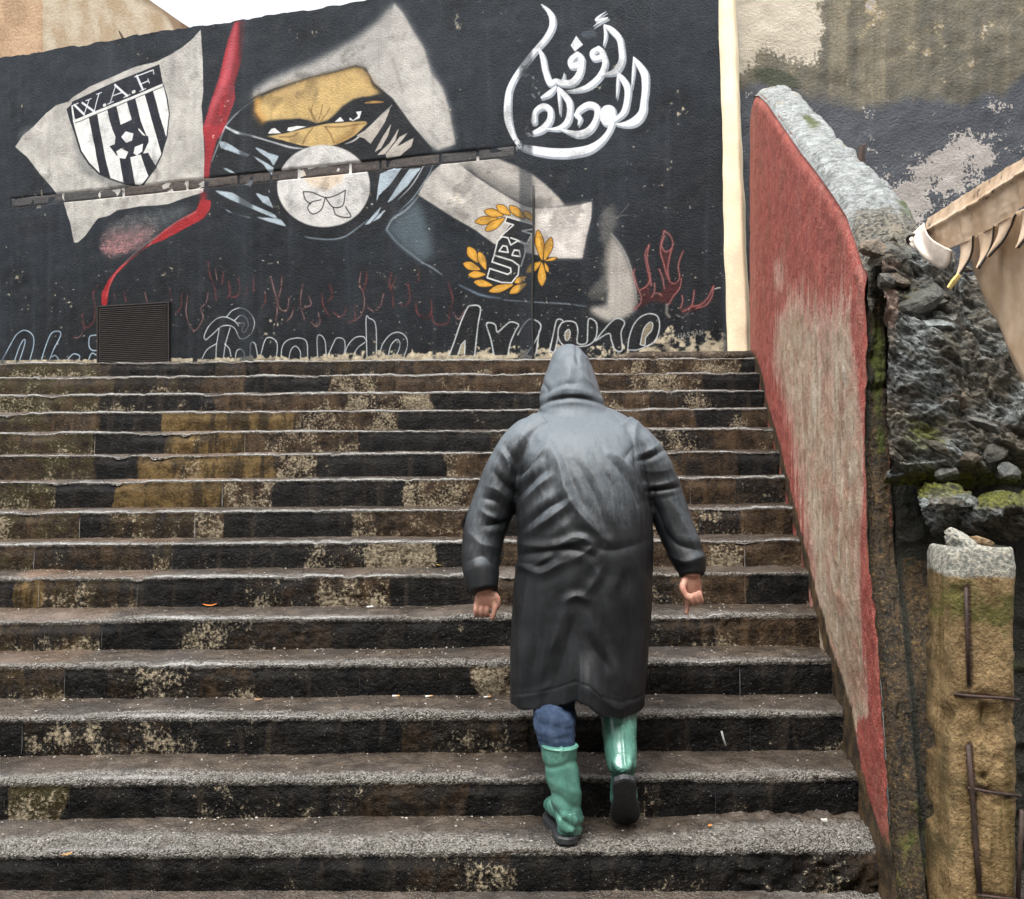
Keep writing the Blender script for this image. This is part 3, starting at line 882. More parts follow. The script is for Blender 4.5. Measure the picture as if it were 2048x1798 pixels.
def stroke(fr, pts, col, w=8, alpha=1.0, soft=1.0, curve=8, dry=0.0, dirt=.1):
    p = np.asarray(pts, float)
    if p.shape[1] == 2: p = np.hstack([p, np.full((len(p), 1), w)])
    p = catmull(p, curve) if curve and len(p) > 1 else p
    P, sc = tx(fr, p[:, :2])
    r = np.maximum(p[:, 2] * .5 * sc, .35)
    seg = np.linalg.norm(np.diff(P, axis=0), axis=1)
    Pn, Rn = [P[:1]], [r[:1]]
    for k in range(len(seg)):
        n = max(1, int(np.ceil(seg[k] / max(.7, .45 * min(r[k], r[k + 1])))))
        t = np.linspace(0, 1, n + 1)[1:, None]
        Pn.append(P[k] * (1 - t) + P[k + 1] * t); Rn.append((r[k] * (1 - t[:, 0]) + r[k + 1] * t[:, 0]))
    P, r = np.vstack(Pn), np.concatenate(Rn)
    pad = int(r.max() + soft * 2 + 3)
    x0 = max(int(P[:, 0].min()) - pad, 0); x1 = min(int(P[:, 0].max()) + pad, TW)
    y0 = max(int(P[:, 1].min()) - pad, 0); y1 = min(int(P[:, 1].max()) + pad, TH)
    if x1 <= x0 or y1 <= y0: return
    D = np.full((y1 - y0, x1 - x0), 1e3, np.float32)
    for (x, y), rr in zip(P, r):
        k = int(rr + soft + 3)
        a0, a1 = max(int(y) - k, y0), min(int(y) + k + 1, y1); b0, b1 = max(int(x) - k, x0), min(int(x) + k + 1, x1)
        if a1 <= a0 or b1 <= b0: continue
        yy = np.arange(a0, a1)[:, None] + .5 - y; xx = np.arange(b0, b1)[None, :] + .5 - x
        d = np.sqrt(xx * xx + yy * yy) - rr
        v = D[a0 - y0:a1 - y0, b0 - x0:b1 - x0]
        np.minimum(v, d, out=v)
    m = np.clip(.5 - D / (soft * 1.6), 0, 1)
    if dry > 0: m = m * np.clip((N_B[y0:y1, x0:x1] - dry) * 9 + .5, 0, 1)
    comp(m, x0, y0, col, alpha, 0, dirt)

BLK, WHT, CLO, TAN = (.125, .14, .165), (.90, .90, .88), (.735, .72, .695), (.80, .68, .45)
def ell(cx, cy, rx, ry, n=40, a0=0):
    t = np.linspace(0, 2 * np.pi, n, endpoint=False)
    return np.stack([cx + rx * np.cos(t), cy + ry * np.sin(t)], -1)

# --- left flag with shield
fill(1, [(1405, 205), (1418, 420), (1425, 640), (1412, 740), (1428, 950), (1432, 1090), (1428, 1265), (1425, 1350), (1300, 1385), (1180, 1430), (1100, 1440), (980, 1445), (900, 1460), (820, 1475), (770, 1510), (690, 1530), (650, 1580), (600, 1650), (540, 1700), (515, 1698), (505, 1640), (490, 1560), (470, 1500), (455, 1450), (440, 1400), (410, 1375), (350, 1300), (280, 1220), (190, 1100), (105, 1030), (160, 950), (240, 880), (330, 790), (390, 740), (480, 710), (510, 680), (620, 610), (780, 540), (940, 470), (1100, 430), (1180, 390), (1280, 330), (1350, 270)], (.76, .745, .715), blur=2, rag=.25, dirt=.2)
for a, b, w, c in [((1180, 480), (1300, 700), 90, .62), ((190, 960), (330, 1080), 120, .60), ((240, 1080), (620, 1330), 60, .66), ((1250, 900), (1330, 1180), 110, .67), ((600, 1450), (760, 1440), 60, .66)]:
    stroke(1, [(*a, w), ((a[0] + b[0]) / 2 + 15, (a[1] + b[1]) / 2, w * .7), (*b, w * .3)], (c, c * .98, c * .94), alpha=.5, soft=25)
fill(1, [(470, 765), (560, 1200), (800, 1330), (985, 1320), (880, 1250), (640, 1150), (540, 960)], (.52, .52, .51), blur=14, alpha=.75)
fill(1, [(465, 765), (500, 730), (505, 712), (780, 585), (1115, 450), (1140, 580), (1172, 680), (1187, 800), (1172, 960), (1135, 1090), (1085, 1185), (1010, 1290), (985, 1306), (880, 1296), (780, 1262), (690, 1222), (620, 1152), (560, 1062), (520, 935), (490, 850)], BLK)
fill(1, [(498, 740), (510, 735), (528, 835), (830, 715), (1138, 585), (1165, 690), (1180, 800), (1165, 955), (1128, 1086), (1078, 1178), (1000, 1285), (980, 1297), (882, 1286), (784, 1252), (696, 1212), (628, 1142), (570, 1055), (530, 925), (510, 850)], (.92, .92, .905), dirt=.06)
fill(1, [(505, 716), (780, 590), (1115, 453), (1138, 572), (830, 702), (522, 832)], (.12, .13, .17))
stroke(1, [(524, 862), (830, 738), (1142, 606)], (.2, .2, .22), w=5, curve=0)
for q in [[(622, 824), (682, 800), (735, 1100), (778, 1262), (700, 1222), (660, 1010)], [(752, 768), (815, 742), (848, 890), (790, 912), (770, 850)],
          [(888, 712), (946, 688), (985, 850), (1030, 960), (925, 850)], [(1012, 662), (1070, 636), (1120, 820), (1168, 975), (1135, 1088), (1080, 900)],
          [(838, 1095), (912, 1105), (930, 1200), (948, 1302), (870, 1288), (852, 1190)], [(985, 1078), (1036, 1070), (1095, 1172), (1042, 1244), (1010, 1160)],
          [(788, 905), (830, 882), (925, 838), (975, 868), (968, 910), (1000, 948), (1038, 955), (1040, 995), (1000, 1080), (950, 1092), (900, 1108), (820, 1092), (768, 1025), (806, 1012), (810, 960)]]:
    fill(1, q, (.12, .13, .17))
for q in [[(850, 960), (880, 920), (935, 935), (925, 985), (885, 1002)], [(816, 1062), (850, 1042), (900, 1065), (880, 1115), (832, 1106)], [(945, 1030), (1002, 1006), (996, 1060), (960, 1090), (936, 1076)]]:
    fill(1, q, (.93, .93, .92), dirt=.04)
for q, w in [([(520, 735), (588, 802)], 17), ([(588, 802), (622, 700)], 8), ([(575, 720), (660, 782)], 16), ([(660, 782), (694, 655)], 8), ([(505, 742), (545, 722)], 8), ([(675, 662), (712, 648)], 7), ([(600, 705), (640, 690)], 7),
             ([(772, 722), (812, 600)], 8), ([(806, 596), (892, 672)], 17), ([(790, 672), (862, 646)], 8), ([(755, 730), (795, 712)], 7), ([(868, 684), (912, 662)], 7),
             ([(958, 532), (1000, 628)], 17), ([(945, 538), (1072, 490)], 9), ([(1072, 490), (1078, 518)], 8), ([(985, 590), (1040, 566)], 9), ([(1036, 552), (1046, 582)], 7), ([(978, 640), (1020, 620)], 7)]:
    stroke(1, q, (.90, .91, .92), w=w, curve=0)
stroke(1, [(730, 738), (736, 736)], WHT, w=22, curve=0); stroke(1, [(932, 645), (940, 641)], WHT, w=22, curve=0)
# --- red ribbon
fill(1, [(1640, 150), (1718, 138), (1705, 300), (1692, 430), (1660, 520), (1640, 590), (1650, 690), (1600, 830), (1570, 920), (1520, 985), (1490, 1085), (1470, 1205), (1465, 1250), (1428, 1250), (1435, 1000), (1422, 900), (1440, 830), (1480, 700), (1530, 560), (1560, 430), (1590, 300)], (.62, .17, .20), blur=9, rag=.2)
fill(1, [(1645, 160), (1668, 160), (1640, 400), (1600, 560), (1545, 690), (1490, 800), (1455, 900), (1440, 880), (1480, 730), (1545, 560), (1600, 330)], (.82, .40, .44), blur=12, alpha=.7)
stroke(1, [(1690, 160, 30), (1680, 330, 40), (1640, 560, 30), (1570, 800, 30)], (.30, .09, .11), alpha=.5, soft=16)
fill(1, [(1405, 1350), (1448, 1345), (1446, 1450), (1430, 1520), (1380, 1540), (1400, 1460)], (.50, .10, .13), blur=10)
fill(5, [(1365, 0), (1440, 0), (1435, 60), (1400, 115), (1340, 155), (1240, 205), (1130, 265), (1040, 300), (960, 350), (870, 430), (790, 510), (745, 600), (730, 720), (692, 720), (695, 630), (730, 560), (800, 470), (900, 390), (1010, 300), (1110, 210), (1230, 130), (1340, 70)], (.62, .13, .15), blur=7, rag=.2)
stroke(5, [(1340, 80, 8), (1200, 150, 8), (1080, 240, 8), (980, 310, 7), (860, 420, 7), (770, 530, 7), (725, 660, 5)], (.86, .62, .60), alpha=.55, soft=4)
# --- curly smoke beside the ribbon
rs = np.random.default_rng(3)
fill(5, [(690, 290), (740, 180), (850, 110), (1050, 70), (1250, 30), (1340, 60), (1100, 190), (1010, 290), (890, 350), (760, 390), (700, 345)], (.40, .41, .41), blur=22, alpha=.45)
fill(5, [(690, 290), (760, 220), (900, 200), (1060, 170), (1040, 240), (890, 350), (760, 390), (700, 345)], (.62, .44, .44), blur=20, alpha=.5)
for _ in range(900):
    cx, cy = rs.uniform(690, 1240), rs.uniform(40, 395)
    top_ = np.interp(cx, [690, 760, 900, 1050, 1240], [270, 150, 85, 60, 40]); bot_ = np.interp(cx, [690, 750, 850, 1000, 1100, 1240], [330, 390, 370, 290, 200, 110])
    if cy < top_ or cy > bot_: continue
    r = rs.uniform(12, 34); a0 = rs.uniform(0, 6.3); aa = a0 + np.linspace(0, rs.uniform(.9, 2.2), 6)
    f = np.clip((cy - 80) / 260 - max(cx - 1000, 0) / 300, 0, 1)
    c0 = np.array([.50, .53, .52]) * (1 - f) + np.array([.80, .52, .52]) * f
    c0 = c0 * rs.uniform(.65, 1.2)
    stroke(5, np.stack([cx + r * np.cos(aa), cy + r * .8 * np.sin(aa)], -1), c0, w=rs.uniform(3, 7), alpha=rs.uniform(.25, .75) * (.35 + .65 * f), soft=1.5, curve=4)
fill(1, [(115, 1520), (415, 1500), (410, 1630), (120, 1650)], (.115, .13, .155), alpha=.8, blur=3)
# --- hooded figure: cloak
CL = [(1360, 25), (1420, 90), (1500, 230), (1570, 340), (1620, 520), (1700, 620), (1740, 750), (1790, 1010), (1660, 1050), (1580, 990), (1480, 880), (1350, 710), (1220, 600), (1160, 490), (1090, 465), (900, 520), (750, 560), (500, 640), (330, 730), (345, 650), (480, 560), (640, 490), (800, 430), (960, 340), (1100, 260), (1230, 160), (1320, 60)]
fill(2, CL, CLO, blur=22, alpha=.92)
fill(2, [(1360, 25), (1420, 90), (1500, 230), (1570, 340), (1620, 520), (1700, 620), (1740, 750), (1790, 1010), (1660, 1050), (1580, 990), (1480, 880), (1350, 710), (1220, 600), (1170, 500), (1280, 420), (1330, 260), (1345, 120)], CLO, blur=5)
fill(2, [(1420, 420), (1560, 380), (1690, 640), (1740, 900), (1640, 980), (1500, 800), (1400, 640)], (.82, .805, .775), blur=22, alpha=.7)
for q in [[(1560, 960), (1660, 1040)], [(1610, 920), (1680, 1010)], [(1350, 420), (1420, 640)], [(1000, 440), (1150, 330)]]:
    stroke(2, q, (.45, .44, .42), w=14, alpha=.45, soft=8, curve=0)
# --- head wrapped in black scarf
fill(2, [(75, 1130), (140, 1000), (190, 870), (260, 780), (380, 680), (520, 620), (750, 548), (900, 512), (1090, 458), (1165, 480), (1222, 585), (1350, 690), (1480, 870), (1625, 1040), (1610, 1150), (1500, 1350), (1300, 1560), (1050, 1670), (800, 1670), (600, 1590), (300, 1500), (60, 1400)], (.115, .125, .14), blur=3)
stroke(2, [(80, 1130, 6), (130, 1010, 12), (190, 870, 12), (300, 760, 10), (420, 672, 5)], (.70, .72, .73), alpha=.8, soft=3)
fill(2, [(385, 700), (520, 640), (640, 600), (750, 555), (900, 522), (1080, 472), (1140, 482), (1180, 520), (1210, 600), (1262, 652), (1180, 682), (1080, 695), (1000, 745), (940, 812), (890, 852), (820, 866), (760, 842), (690, 836), (560, 840), (440, 852), (385, 780)], TAN, blur=6)
stroke(2, [(390, 700, 40), (640, 600, 30), (900, 530, 24), (1100, 480, 30), (1190, 560, 36), (1260, 650, 30)], (.42, .32, .18), alpha=.5, soft=16)
stroke(2, [(400, 710, 40), (390, 780, 50), (440, 850, 40)], (.80, .55, .22), alpha=.6, soft=16)
fill(2, [(600, 590), (900, 560), (800, 700), (620, 760), (560, 680)], (.62, .52, .36), blur=30, alpha=.45)
fill(2, [(470, 955), (600, 935), (740, 900), (860, 868), (1000, 858), (1160, 842), (1172, 868), (1085, 960), (960, 1016), (820, 1036), (700, 1020), (590, 990)], TAN, blur=3)
stroke(2, [(1090, 880, 30), (1060, 940, 40), (960, 1000, 30)], (.45, .30, .14), alpha=.5, soft=14)
fill(2, [(440, 880), (540, 850), (700, 832), (820, 868), (900, 850), (960, 800), (1040, 725), (1140, 682), (1260, 680), (1340, 712), (1240, 790), (1180, 850), (1040, 856), (900, 866), (760, 895), (560, 940), (470, 945)], (.10, .11, .125), blur=2)
stroke(2, [(1160, 722, 8), (1220, 716, 18), (1285, 716, 6)], (.74, .56, .32), soft=3)
for q in [[(478, 938), (500, 905), (525, 898), (545, 915), (572, 935)], [(612, 918), (620, 895), (680, 884), (752, 888), (690, 906), (640, 922)], [(945, 856), (985, 820), (1012, 852)], [(1048, 842), (1055, 825), (1075, 845), (1110, 815), (1095, 785), (1135, 780), (1120, 830), (1075, 850)]]:
    fill(2, q, (.93, .93, .92), dirt=.04)
for q in [[(830, 850), (850, 790), (860, 740)], [(815, 850), (790, 800), (765, 760)], [(850, 850), (890, 800), (910, 760)], [(790, 900), (745, 960), (720, 1010)], [(880, 890), (920, 950), (940, 1000)], [(560, 960), (640, 960), (690, 935)], [(880, 890), (1000, 890), (1160, 865)], [(800, 845), (780, 790), (790, 740)]]:
    stroke(2, q, (.33, .22, .11), w=7, alpha=.65, soft=3)
stroke(2, [(560, 985), (700, 1024), (830, 1038), (960, 1020), (1090, 955), (1180, 870)], (.12, .12, .13), w=10)
stroke(2, [(180, 890, 14), (260, 930, 20), (350, 950, 12), (520, 1000, 10), (640, 1035, 14), (720, 1042, 5)], (.80, .82, .83), soft=3)
stroke(2, [(1345, 740, 5), (1260, 820, 10), (1180, 900, 12), (1090, 980, 12), (1020, 1010, 4)], (.82, .82, .80), soft=2)
LB = (.68, .735, .77)
for q in [[(135, 985), (190, 1000), (270, 1050), (355, 1085), (330, 1100), (250, 1075), (140, 1035)], [(350, 1080), (430, 1120), (520, 1175), (500, 1230), (450, 1160)], [(375, 1025), (470, 1065), (555, 1095), (515, 1165), (490, 1120), (420, 1070)],
          [(130, 1162), (200, 1185), (275, 1225), (200, 1205)], [(280, 1250), (370, 1260), (360, 1310), (300, 1290)], [(100, 1335), (230, 1350), (360, 1430), (520, 1500), (555, 1540), (450, 1500), (330, 1450), (190, 1390)],
          [(385, 1350), (480, 1380), (520, 1465), (440, 1420)], [(485, 1300), (492, 1360), (480, 1345)], [(65, 1405), (160, 1455), (250, 1500), (360, 1520), (350, 1535), (210, 1490)], [(385, 1520), (520, 1530), (570, 1540), (610, 1590), (500, 1560)]]:
    fill(2, q, LB, blur=4, rag=.35)
for q in [[(1095, 955), (1180, 900), (1335, 755), (1300, 850), (1250, 930), (1195, 1010), (1150, 970)], [(1222, 1070), (1280, 960), (1345, 860), (1320, 950), (1270, 1040)], [(1240, 1090), (1330, 1000), (1400, 890), (1370, 985), (1300, 1080)], [(1300, 1085), (1400, 960), (1460, 930), (1380, 1030), (1500, 965), (1480, 1030), (1400, 1095), (1310, 1110)]]:
    fill(2, q, (.74, .71, .67), blur=3, rag=.4)
for q in [[(1262, 1220), (1350, 1180), (1425, 1165), (1330, 1300), (1255, 1370), (1235, 1425), (1250, 1300)], [(1310, 1425), (1400, 1280), (1470, 1185), (1550, 1178), (1450, 1310), (1350, 1400)], [(1150, 1580), (1230, 1490), (1275, 1440), (1250, 1500), (1190, 1570)], [(1200, 1560), (1280, 1480), (1305, 1470), (1260, 1530)], [(1190, 1430), (1215, 1425), (1210, 1440)]]:
    fill(2, q, LB, blur=3, rag=.4)
stroke(2, [(1400, 1480, 3), (1500, 1380, 8), (1600, 1230, 6), (1640, 1140, 3)], (.62, .67, .70), soft=2)
stroke(2, [(1390, 1400, 3), (1500, 1280, 10), (1605, 1090, 4)], (.72, .74, .75), soft=2)
stroke(2, [(735, 1658, 4), (780, 1668, 9), (900, 1678, 9), (1010, 1660, 12), (1100, 1600, 10), (1180, 1540, 4)], (.60, .66, .70), alpha=.8, soft=3)
# round white badge (plain) with a soft tied cloth, no figure
fill(2, ell(868, 1305, 326, 288, 60), (.84, .83, .815), blur=2, dirt=.12)
fill(2, [(700, 1200), (860, 1215), (1010, 1195), (1000, 1270), (890, 1340), (760, 1290)], (.84, .73, .59), blur=8, alpha=.55)
for q in [[(725, 1345), (790, 1350), (880, 1385), (950, 1370), (1020, 1335)], [(725, 1345), (740, 1400), (775, 1430)], [(880, 1385), (850, 1470), (790, 1500), (755, 1460), (780, 1420), (850, 1400)], [(880, 1385), (930, 1450), (1000, 1440), (1020, 1340)], [(930, 1450), (960, 1510), (1055, 1520), (1020, 1450)]]:
    stroke(2, q, (.22, .21, .21), w=8)
# --- shoulder, folded cloth and sleeve
fill(3, [(80, 730), (130, 660), (220, 600), (300, 510), (340, 620), (390, 760), (410, 920), (330, 960), (220, 890)], (.40, .46, .49), blur=26, alpha=.75)
stroke(3, [(80, 735, 8), (125, 660, 14), (225, 590, 12), (300, 505, 6)], (.62, .66, .68), soft=4)
stroke(3, [(85, 740, 8), (160, 830, 10), (260, 910, 10), (340, 970, 8)], (.50, .56, .60), soft=5)
fill(3, [(560, 232), (700, 215), (860, 235), (1000, 290), (1110, 350), (1200, 420), (1290, 510), (1330, 562), (1150, 588), (1060, 562), (900, 480), (720, 360), (600, 280)], (.70, .68, .65), blur=5)
stroke(3, [(640, 300, 50), (760, 380, 70), (900, 460, 70), (1040, 540, 60), (1150, 580, 30)], (.30, .295, .285), alpha=.65, soft=26)
fill(3, [(300, 490), (350, 400), (400, 330), (470, 270), (560, 240), (620, 296), (720, 372), (850, 455), (960, 522), (1050, 568), (1130, 584), (1250, 580), (1335, 574), (1430, 560), (1520, 535), (1515, 650), (1480, 800), (1455, 937), (1280, 935), (1100, 905), (830, 832), (700, 735), (560, 655), (430, 572)], (.755, .735, .705), blur=3, dirt=.2)
for q, w_, c_ in [([(430, 330), (520, 420), (640, 500)], 60, .60), ([(360, 470), (470, 560), (600, 640)], 40, .58), ([(640, 420), (760, 520), (900, 590)], 50, .62), ([(560, 600), (700, 690), (840, 760)], 46, .60), ([(480, 300), (560, 380), (700, 450)], 30, .80), ([(700, 560), (800, 640), (920, 700)], 34, .80)]:
    stroke(3, [(x, y, w_ * k_) for (x, y), k_ in zip(q, (.4, 1, .3))], (c_, c_ * .98, c_ * .95), alpha=.5, soft=14)
fill(3, [(1140, 590), (1510, 545), (1450, 930), (1230, 930)], (.88, .85, .82), blur=18, alpha=.75)
stroke(3, [(590, 1122, 5), (740, 1190, 14), (880, 1215, 6)], (.45, .52, .58), soft=4)
stroke(3, [(900, 1225, 5), (1100, 1240, 9), (1300, 1250, 9), (1480, 1270, 5)], (.48, .52, .56), soft=3, dry=.3)
stroke(3, [(325, 962, 4), (400, 1000, 12), (470, 1050, 4)], (.55, .60, .63), soft=3)
fill(7, [(545, 305), (600, 370), (650, 440), (700, 560), (740, 680), (760, 800), (772, 900), (760, 985), (650, 1060), (500, 1085), (350, 1000), (360, 940), (500, 935), (505, 820), (500, 600), (495, 450)], (.70, .68, .645), blur=16)
fill(7, [(440, 280), (450, 150), (480, 60), (585, 0), (592, 200), (560, 300), (540, 420), (520, 640), (500, 880), (300, 900), (330, 820), (440, 720), (470, 480)], (.50, .485, .455), blur=34, alpha=.6, rag=.5)
stroke(7, [(545, 300, 4), (610, 380, 8), (670, 480, 8), (720, 610, 8), (755, 760, 8), (772, 920, 4)], (.80, .78, .75), alpha=.8, soft=4)
# --- tag with three letters and laurel
TAG = [(775, 1066), (800, 1000), (835, 905), (860, 805), (885, 778), (955, 692), (908, 680), (925, 643), (1118, 695), (1118, 725), (1096, 765), (1062, 832), (1050, 900), (1012, 985), (1003, 1050), (955, 1106), (880, 1104), (780, 1076)]
fill(3, TAG, (.125, .13, .14))
for q in [[(785, 1065), (802, 1005), (930, 1046), (952, 1030), (948, 1002), (818, 958), (834, 912), (960, 950), (1008, 985), (1002, 1048), (955, 1106), (885, 1102), (785, 1070)],
          [(834, 908), (858, 812), (890, 782), (930, 790), (950, 840), (1000, 812), (1050, 838), (1050, 900), (1022, 990)], [(868, 884), (895, 845), (922, 850), (932, 892), (868, 884)], [(958, 912), (975, 876), (1010, 880), (1018, 922), (958, 912)],
          [(878, 782), (970, 700), (908, 680), (925, 643), (1116, 700), (1116, 728), (1030, 742), (1098, 764), (1062, 832), (950, 790)]]:
    stroke(3, q, (.90, .90, .885), w=11, curve=0)
def leaf(a, b, w):
    a, b = np.array(a, float), np.array(b, float); d = b - a; n = np.array([-d[1], d[0]]) / np.linalg.norm(d)
    q = [a, a + d * .3 + n * w * .48, a + d * .62 + n * w * .42, b, a + d * .62 - n * w * .42, a + d * .3 - n * w * .48]
    qq = catmull(q, 6, True)
    fill(3, qq, (.86, .63, .22), dirt=.1)
    fill(3, catmull([a + d * .15, a + d * .4 + n * w * .2, b - d * .2, a + d * .45 - n * w * .05], 5, True), (.93, .76, .40), blur=3, alpha=.7)
    stroke(3, np.vstack([qq, qq[:1]]), (.25, .17, .06), w=6, alpha=.75, curve=0)
for a, b, w in [((700, 680), (860, 655), 58), ((772, 740), (912, 650), 58), ((765, 602), (900, 635), 58), ((850, 562), (950, 630), 58), ((940, 568), (1048, 655), 56), ((1040, 605), (1115, 670), 44), ((1140, 735), (1170, 950), 62), ((1236, 788), (1186, 950), 58), ((1278, 932), (1186, 952), 24), ((1060, 1030), (1166, 958), 58), ((1168, 1130), (1168, 962), 60), ((1214, 1035), (1188, 962), 28), ((650, 852), (718, 965), 66), ((725, 886), (776, 1015), 56), ((615, 968), (738, 1014), 58), ((650, 1050), (776, 1046), 52), ((690, 1098), (825, 1124), 52), ((795, 1166), (970, 1118), 54), ((940, 1180), (1062, 1108), 54), ((975, 1105), (1060, 1060), 46)]:
    leaf(a, b, w)
# --- flames
RD, RDL, PK = (.36, .12, .12), (.55, .22, .22), (.82, .66, .62)
for q in [[(750, 975), (800, 930), (830, 870), (800, 800), (850, 775), (880, 720), (890, 760), (900, 850), (960, 850), (1010, 790), (1060, 720), (1110, 740), (1160, 700), (1150, 780), (1090, 860), (1060, 920), (900, 900)], [(1150, 980), (1180, 960), (1250, 930), (1300, 940), (1400, 880), (1445, 800), (1420, 900), (1330, 960), (1200, 1010)], [(985, 440), (1030, 465), (1085, 430), (1060, 520), (1045, 640), (1060, 720), (1020, 700), (1005, 560)], [(850, 440), (870, 600), (890, 700), (860, 760), (870, 640)]]:
    fill(7, q, (.30, .125, .12), blur=10, alpha=.85)
for q in [[(750, 972), (800, 920), (810, 860), (775, 770), (742, 660), (752, 615)], [(800, 800), (850, 772), (885, 715), (862, 600), (845, 480), (880, 405)], [(880, 400), (862, 520), (885, 640), (900, 760)], [(905, 862), (930, 800), (928, 740)], [(925, 830), (975, 830), (990, 850)], [(970, 615), (1002, 700), (1015, 790)], [(1015, 275), (985, 400), (985, 480), (1010, 560), (1030, 640), (1062, 722), (1110, 742), (1150, 692), (1140, 600), (1152, 530), (1182, 455)], [(1015, 278), (1062, 310), (1092, 380), (1078, 435), (1030, 462), (1000, 430), (992, 390), (1020, 318)], [(1082, 430), (1060, 520), (1046, 620), (1060, 720)], [(1168, 700), (1150, 785), (1092, 860), (1058, 922)], [(1160, 960), (1178, 900), (1172, 850)], [(1180, 990), (1250, 950), (1272, 880), (1280, 805)], [(1262, 945), (1335, 930), (1400, 870), (1452, 765)], [(1450, 770), (1440, 850), (1390, 930), (1300, 962)]]:
    stroke(7, q, RDL, w=16, alpha=.8, soft=4); stroke(7, q, PK, w=6, alpha=.7, soft=2)
FL6 = [[(55, 80), (70, 180), (100, 260), (110, 340)], [(105, 130), (115, 200)], [(160, 150), (150, 230)], [(185, 330), (205, 290), (195, 215)], [(210, 320), (250, 315), (270, 270), (262, 190)], [(280, 290), (315, 300), (320, 230)], [(360, 170), (365, 280)], [(420, 390), (445, 340), (440, 280)], [(480, 180), (500, 260), (520, 340), (525, 420), (515, 480)], [(555, 180), (550, 260), (530, 340), (545, 400), (590, 410), (605, 330)], [(595, 480), (620, 450), (640, 390)], [(700, 230), (685, 320), (690, 400), (710, 470)], [(740, 310), (755, 370), (700, 400)], [(830, 300), (840, 380), (880, 450)], [(885, 240), (900, 310), (870, 350)], [(905, 420), (950, 455), (985, 430), (995, 390)], [(755, 490), (790, 520), (815, 490), (805, 430)], [(1010, 495), (1055, 470), (1055, 380)], [(1095, 150), (1085, 230), (1110, 290), (1120, 360), (1100, 440), (1060, 480)], [(1135, 140), (1130, 220), (1110, 280)], [(1140, 390), (1180, 415), (1225, 385), (1250, 300)], [(1305, 155), (1290, 230), (1310, 300), (1315, 380)], [(1330, 190), (1300, 260)], [(1370, 375), (1410, 370), (1430, 320), (1415, 230)], [(1490, 140), (1490, 210)], [(1470, 360), (1480, 430), (1540, 460), (1575, 420), (1575, 340)], [(1575, 420), (1590, 490), (1640, 510), (1690, 490), (1700, 410), (1720, 330), (1690, 220)], [(1720, 420), (1760, 470), (1800, 410)]]
FL5 = [[(670, 580), (635, 640), (650, 720), (640, 820), (580, 870), (560, 780)], [(1280, 650), (1270, 760), (1290, 850), (1320, 890)], [(1420, 630), (1405, 700), (1370, 740), (1385, 800), (1350, 870), (1320, 895)], [(1240, 640), (1230, 740), (1200, 770)], [(780, 640), (785, 690)], [(850, 630), (860, 690)], [(990, 630), (1005, 690)], [(1160, 600), (1170, 690)], [(580, 870), (545, 930), (500, 940)]]
rs = np.random.default_rng(9)
for fr, L in ((6, FL6), (5, FL5)):
    for q in L:
        stroke(fr, q, (.36, .14, .14), w=14, alpha=.5, soft=6)
        q2 = [(x, y, 3 + 5 * (k % 2)) for k, (x, y) in enumerate(q)]
        stroke(fr, q2, (.68, .58, .56) if rs.random() < .6 else (.55, .27, .27), alpha=.7, soft=2, dry=.36)
# --- outlined lettering along the foot of the wall
LT = (.78, .80, .80)
for q in [[(40, 612), (30, 588), (60, 520), (120, 465), (180, 458), (240, 488), (262, 515)], [(180, 455), (220, 412), (280, 395), (335, 425), (370, 490), (352, 560), (310, 600), (270, 600), (240, 540), (205, 516), (150, 520), (92, 570), (45, 612)], [(235, 480), (272, 447), (310, 460), (328, 510), (302, 560), (284, 545), (302, 502), (262, 498)], [(132, 540), (116, 640), (110, 745)], [(205, 530), (180, 620), (160, 745)], [(15, 745), (50, 680), (112, 640)], [(170, 640), (200, 672), (212, 725)], [(240, 745), (250, 690), (278, 675), (300, 700), (302, 745)],
          [(340, 745), (345, 640), (375, 640), (402, 740), (450, 602), (522, 628), (516, 745)], [(550, 745), (560, 660), (602, 612), (680, 600), (725, 630), (732, 745)], [(603, 745), (620, 680), (650, 655), (680, 690), (682, 745)], [(800, 740), (795, 600), (820, 580), (850, 620), (862, 725), (900, 650), (930, 600), (980, 612), (985, 680), (968, 740)],
          [(985, 730), (1000, 660), (1050, 600), (1110, 590), (1135, 622)], [(1042, 730), (1070, 670), (1122, 630)], [(1137, 730), (1131, 470), (1152, 465), (1196, 512), (1202, 730)], [(1225, 730), (1240, 650), (1290, 582), (1350, 560), (1400, 590), (1412, 650), (1390, 722)], [(1284, 720), (1300, 650), (1340, 610), (1362, 640), (1340, 708), (1290, 722)]]:
    stroke(6, q, LT, w=8, alpha=.92, soft=1.2, curve=6, dry=.12)
for q in [[(15, 1095), (60, 1010), (110, 920), (170, 888), (222, 920), (232, 985), (205, 1100)], [(100, 1100), (130, 1010), (160, 955), (172, 970), (135, 1100)], [(282, 1100), (312, 1000), (352, 910), (402, 895), (416, 922), (372, 1010), (335, 1100)], [(350, 1072), (380, 1060), (408, 1100)], [(455, 1095), (500, 1050), (542, 1062), (535, 1095)], [(655, 920), (612, 930), (605, 990), (625, 1022), (657, 1026)], [(600, 1095), (625, 1045), (655, 1056)]]:
    stroke(5, q, (.70, .78, .84), w=9, alpha=.9, soft=1.2, curve=6, dry=.12)
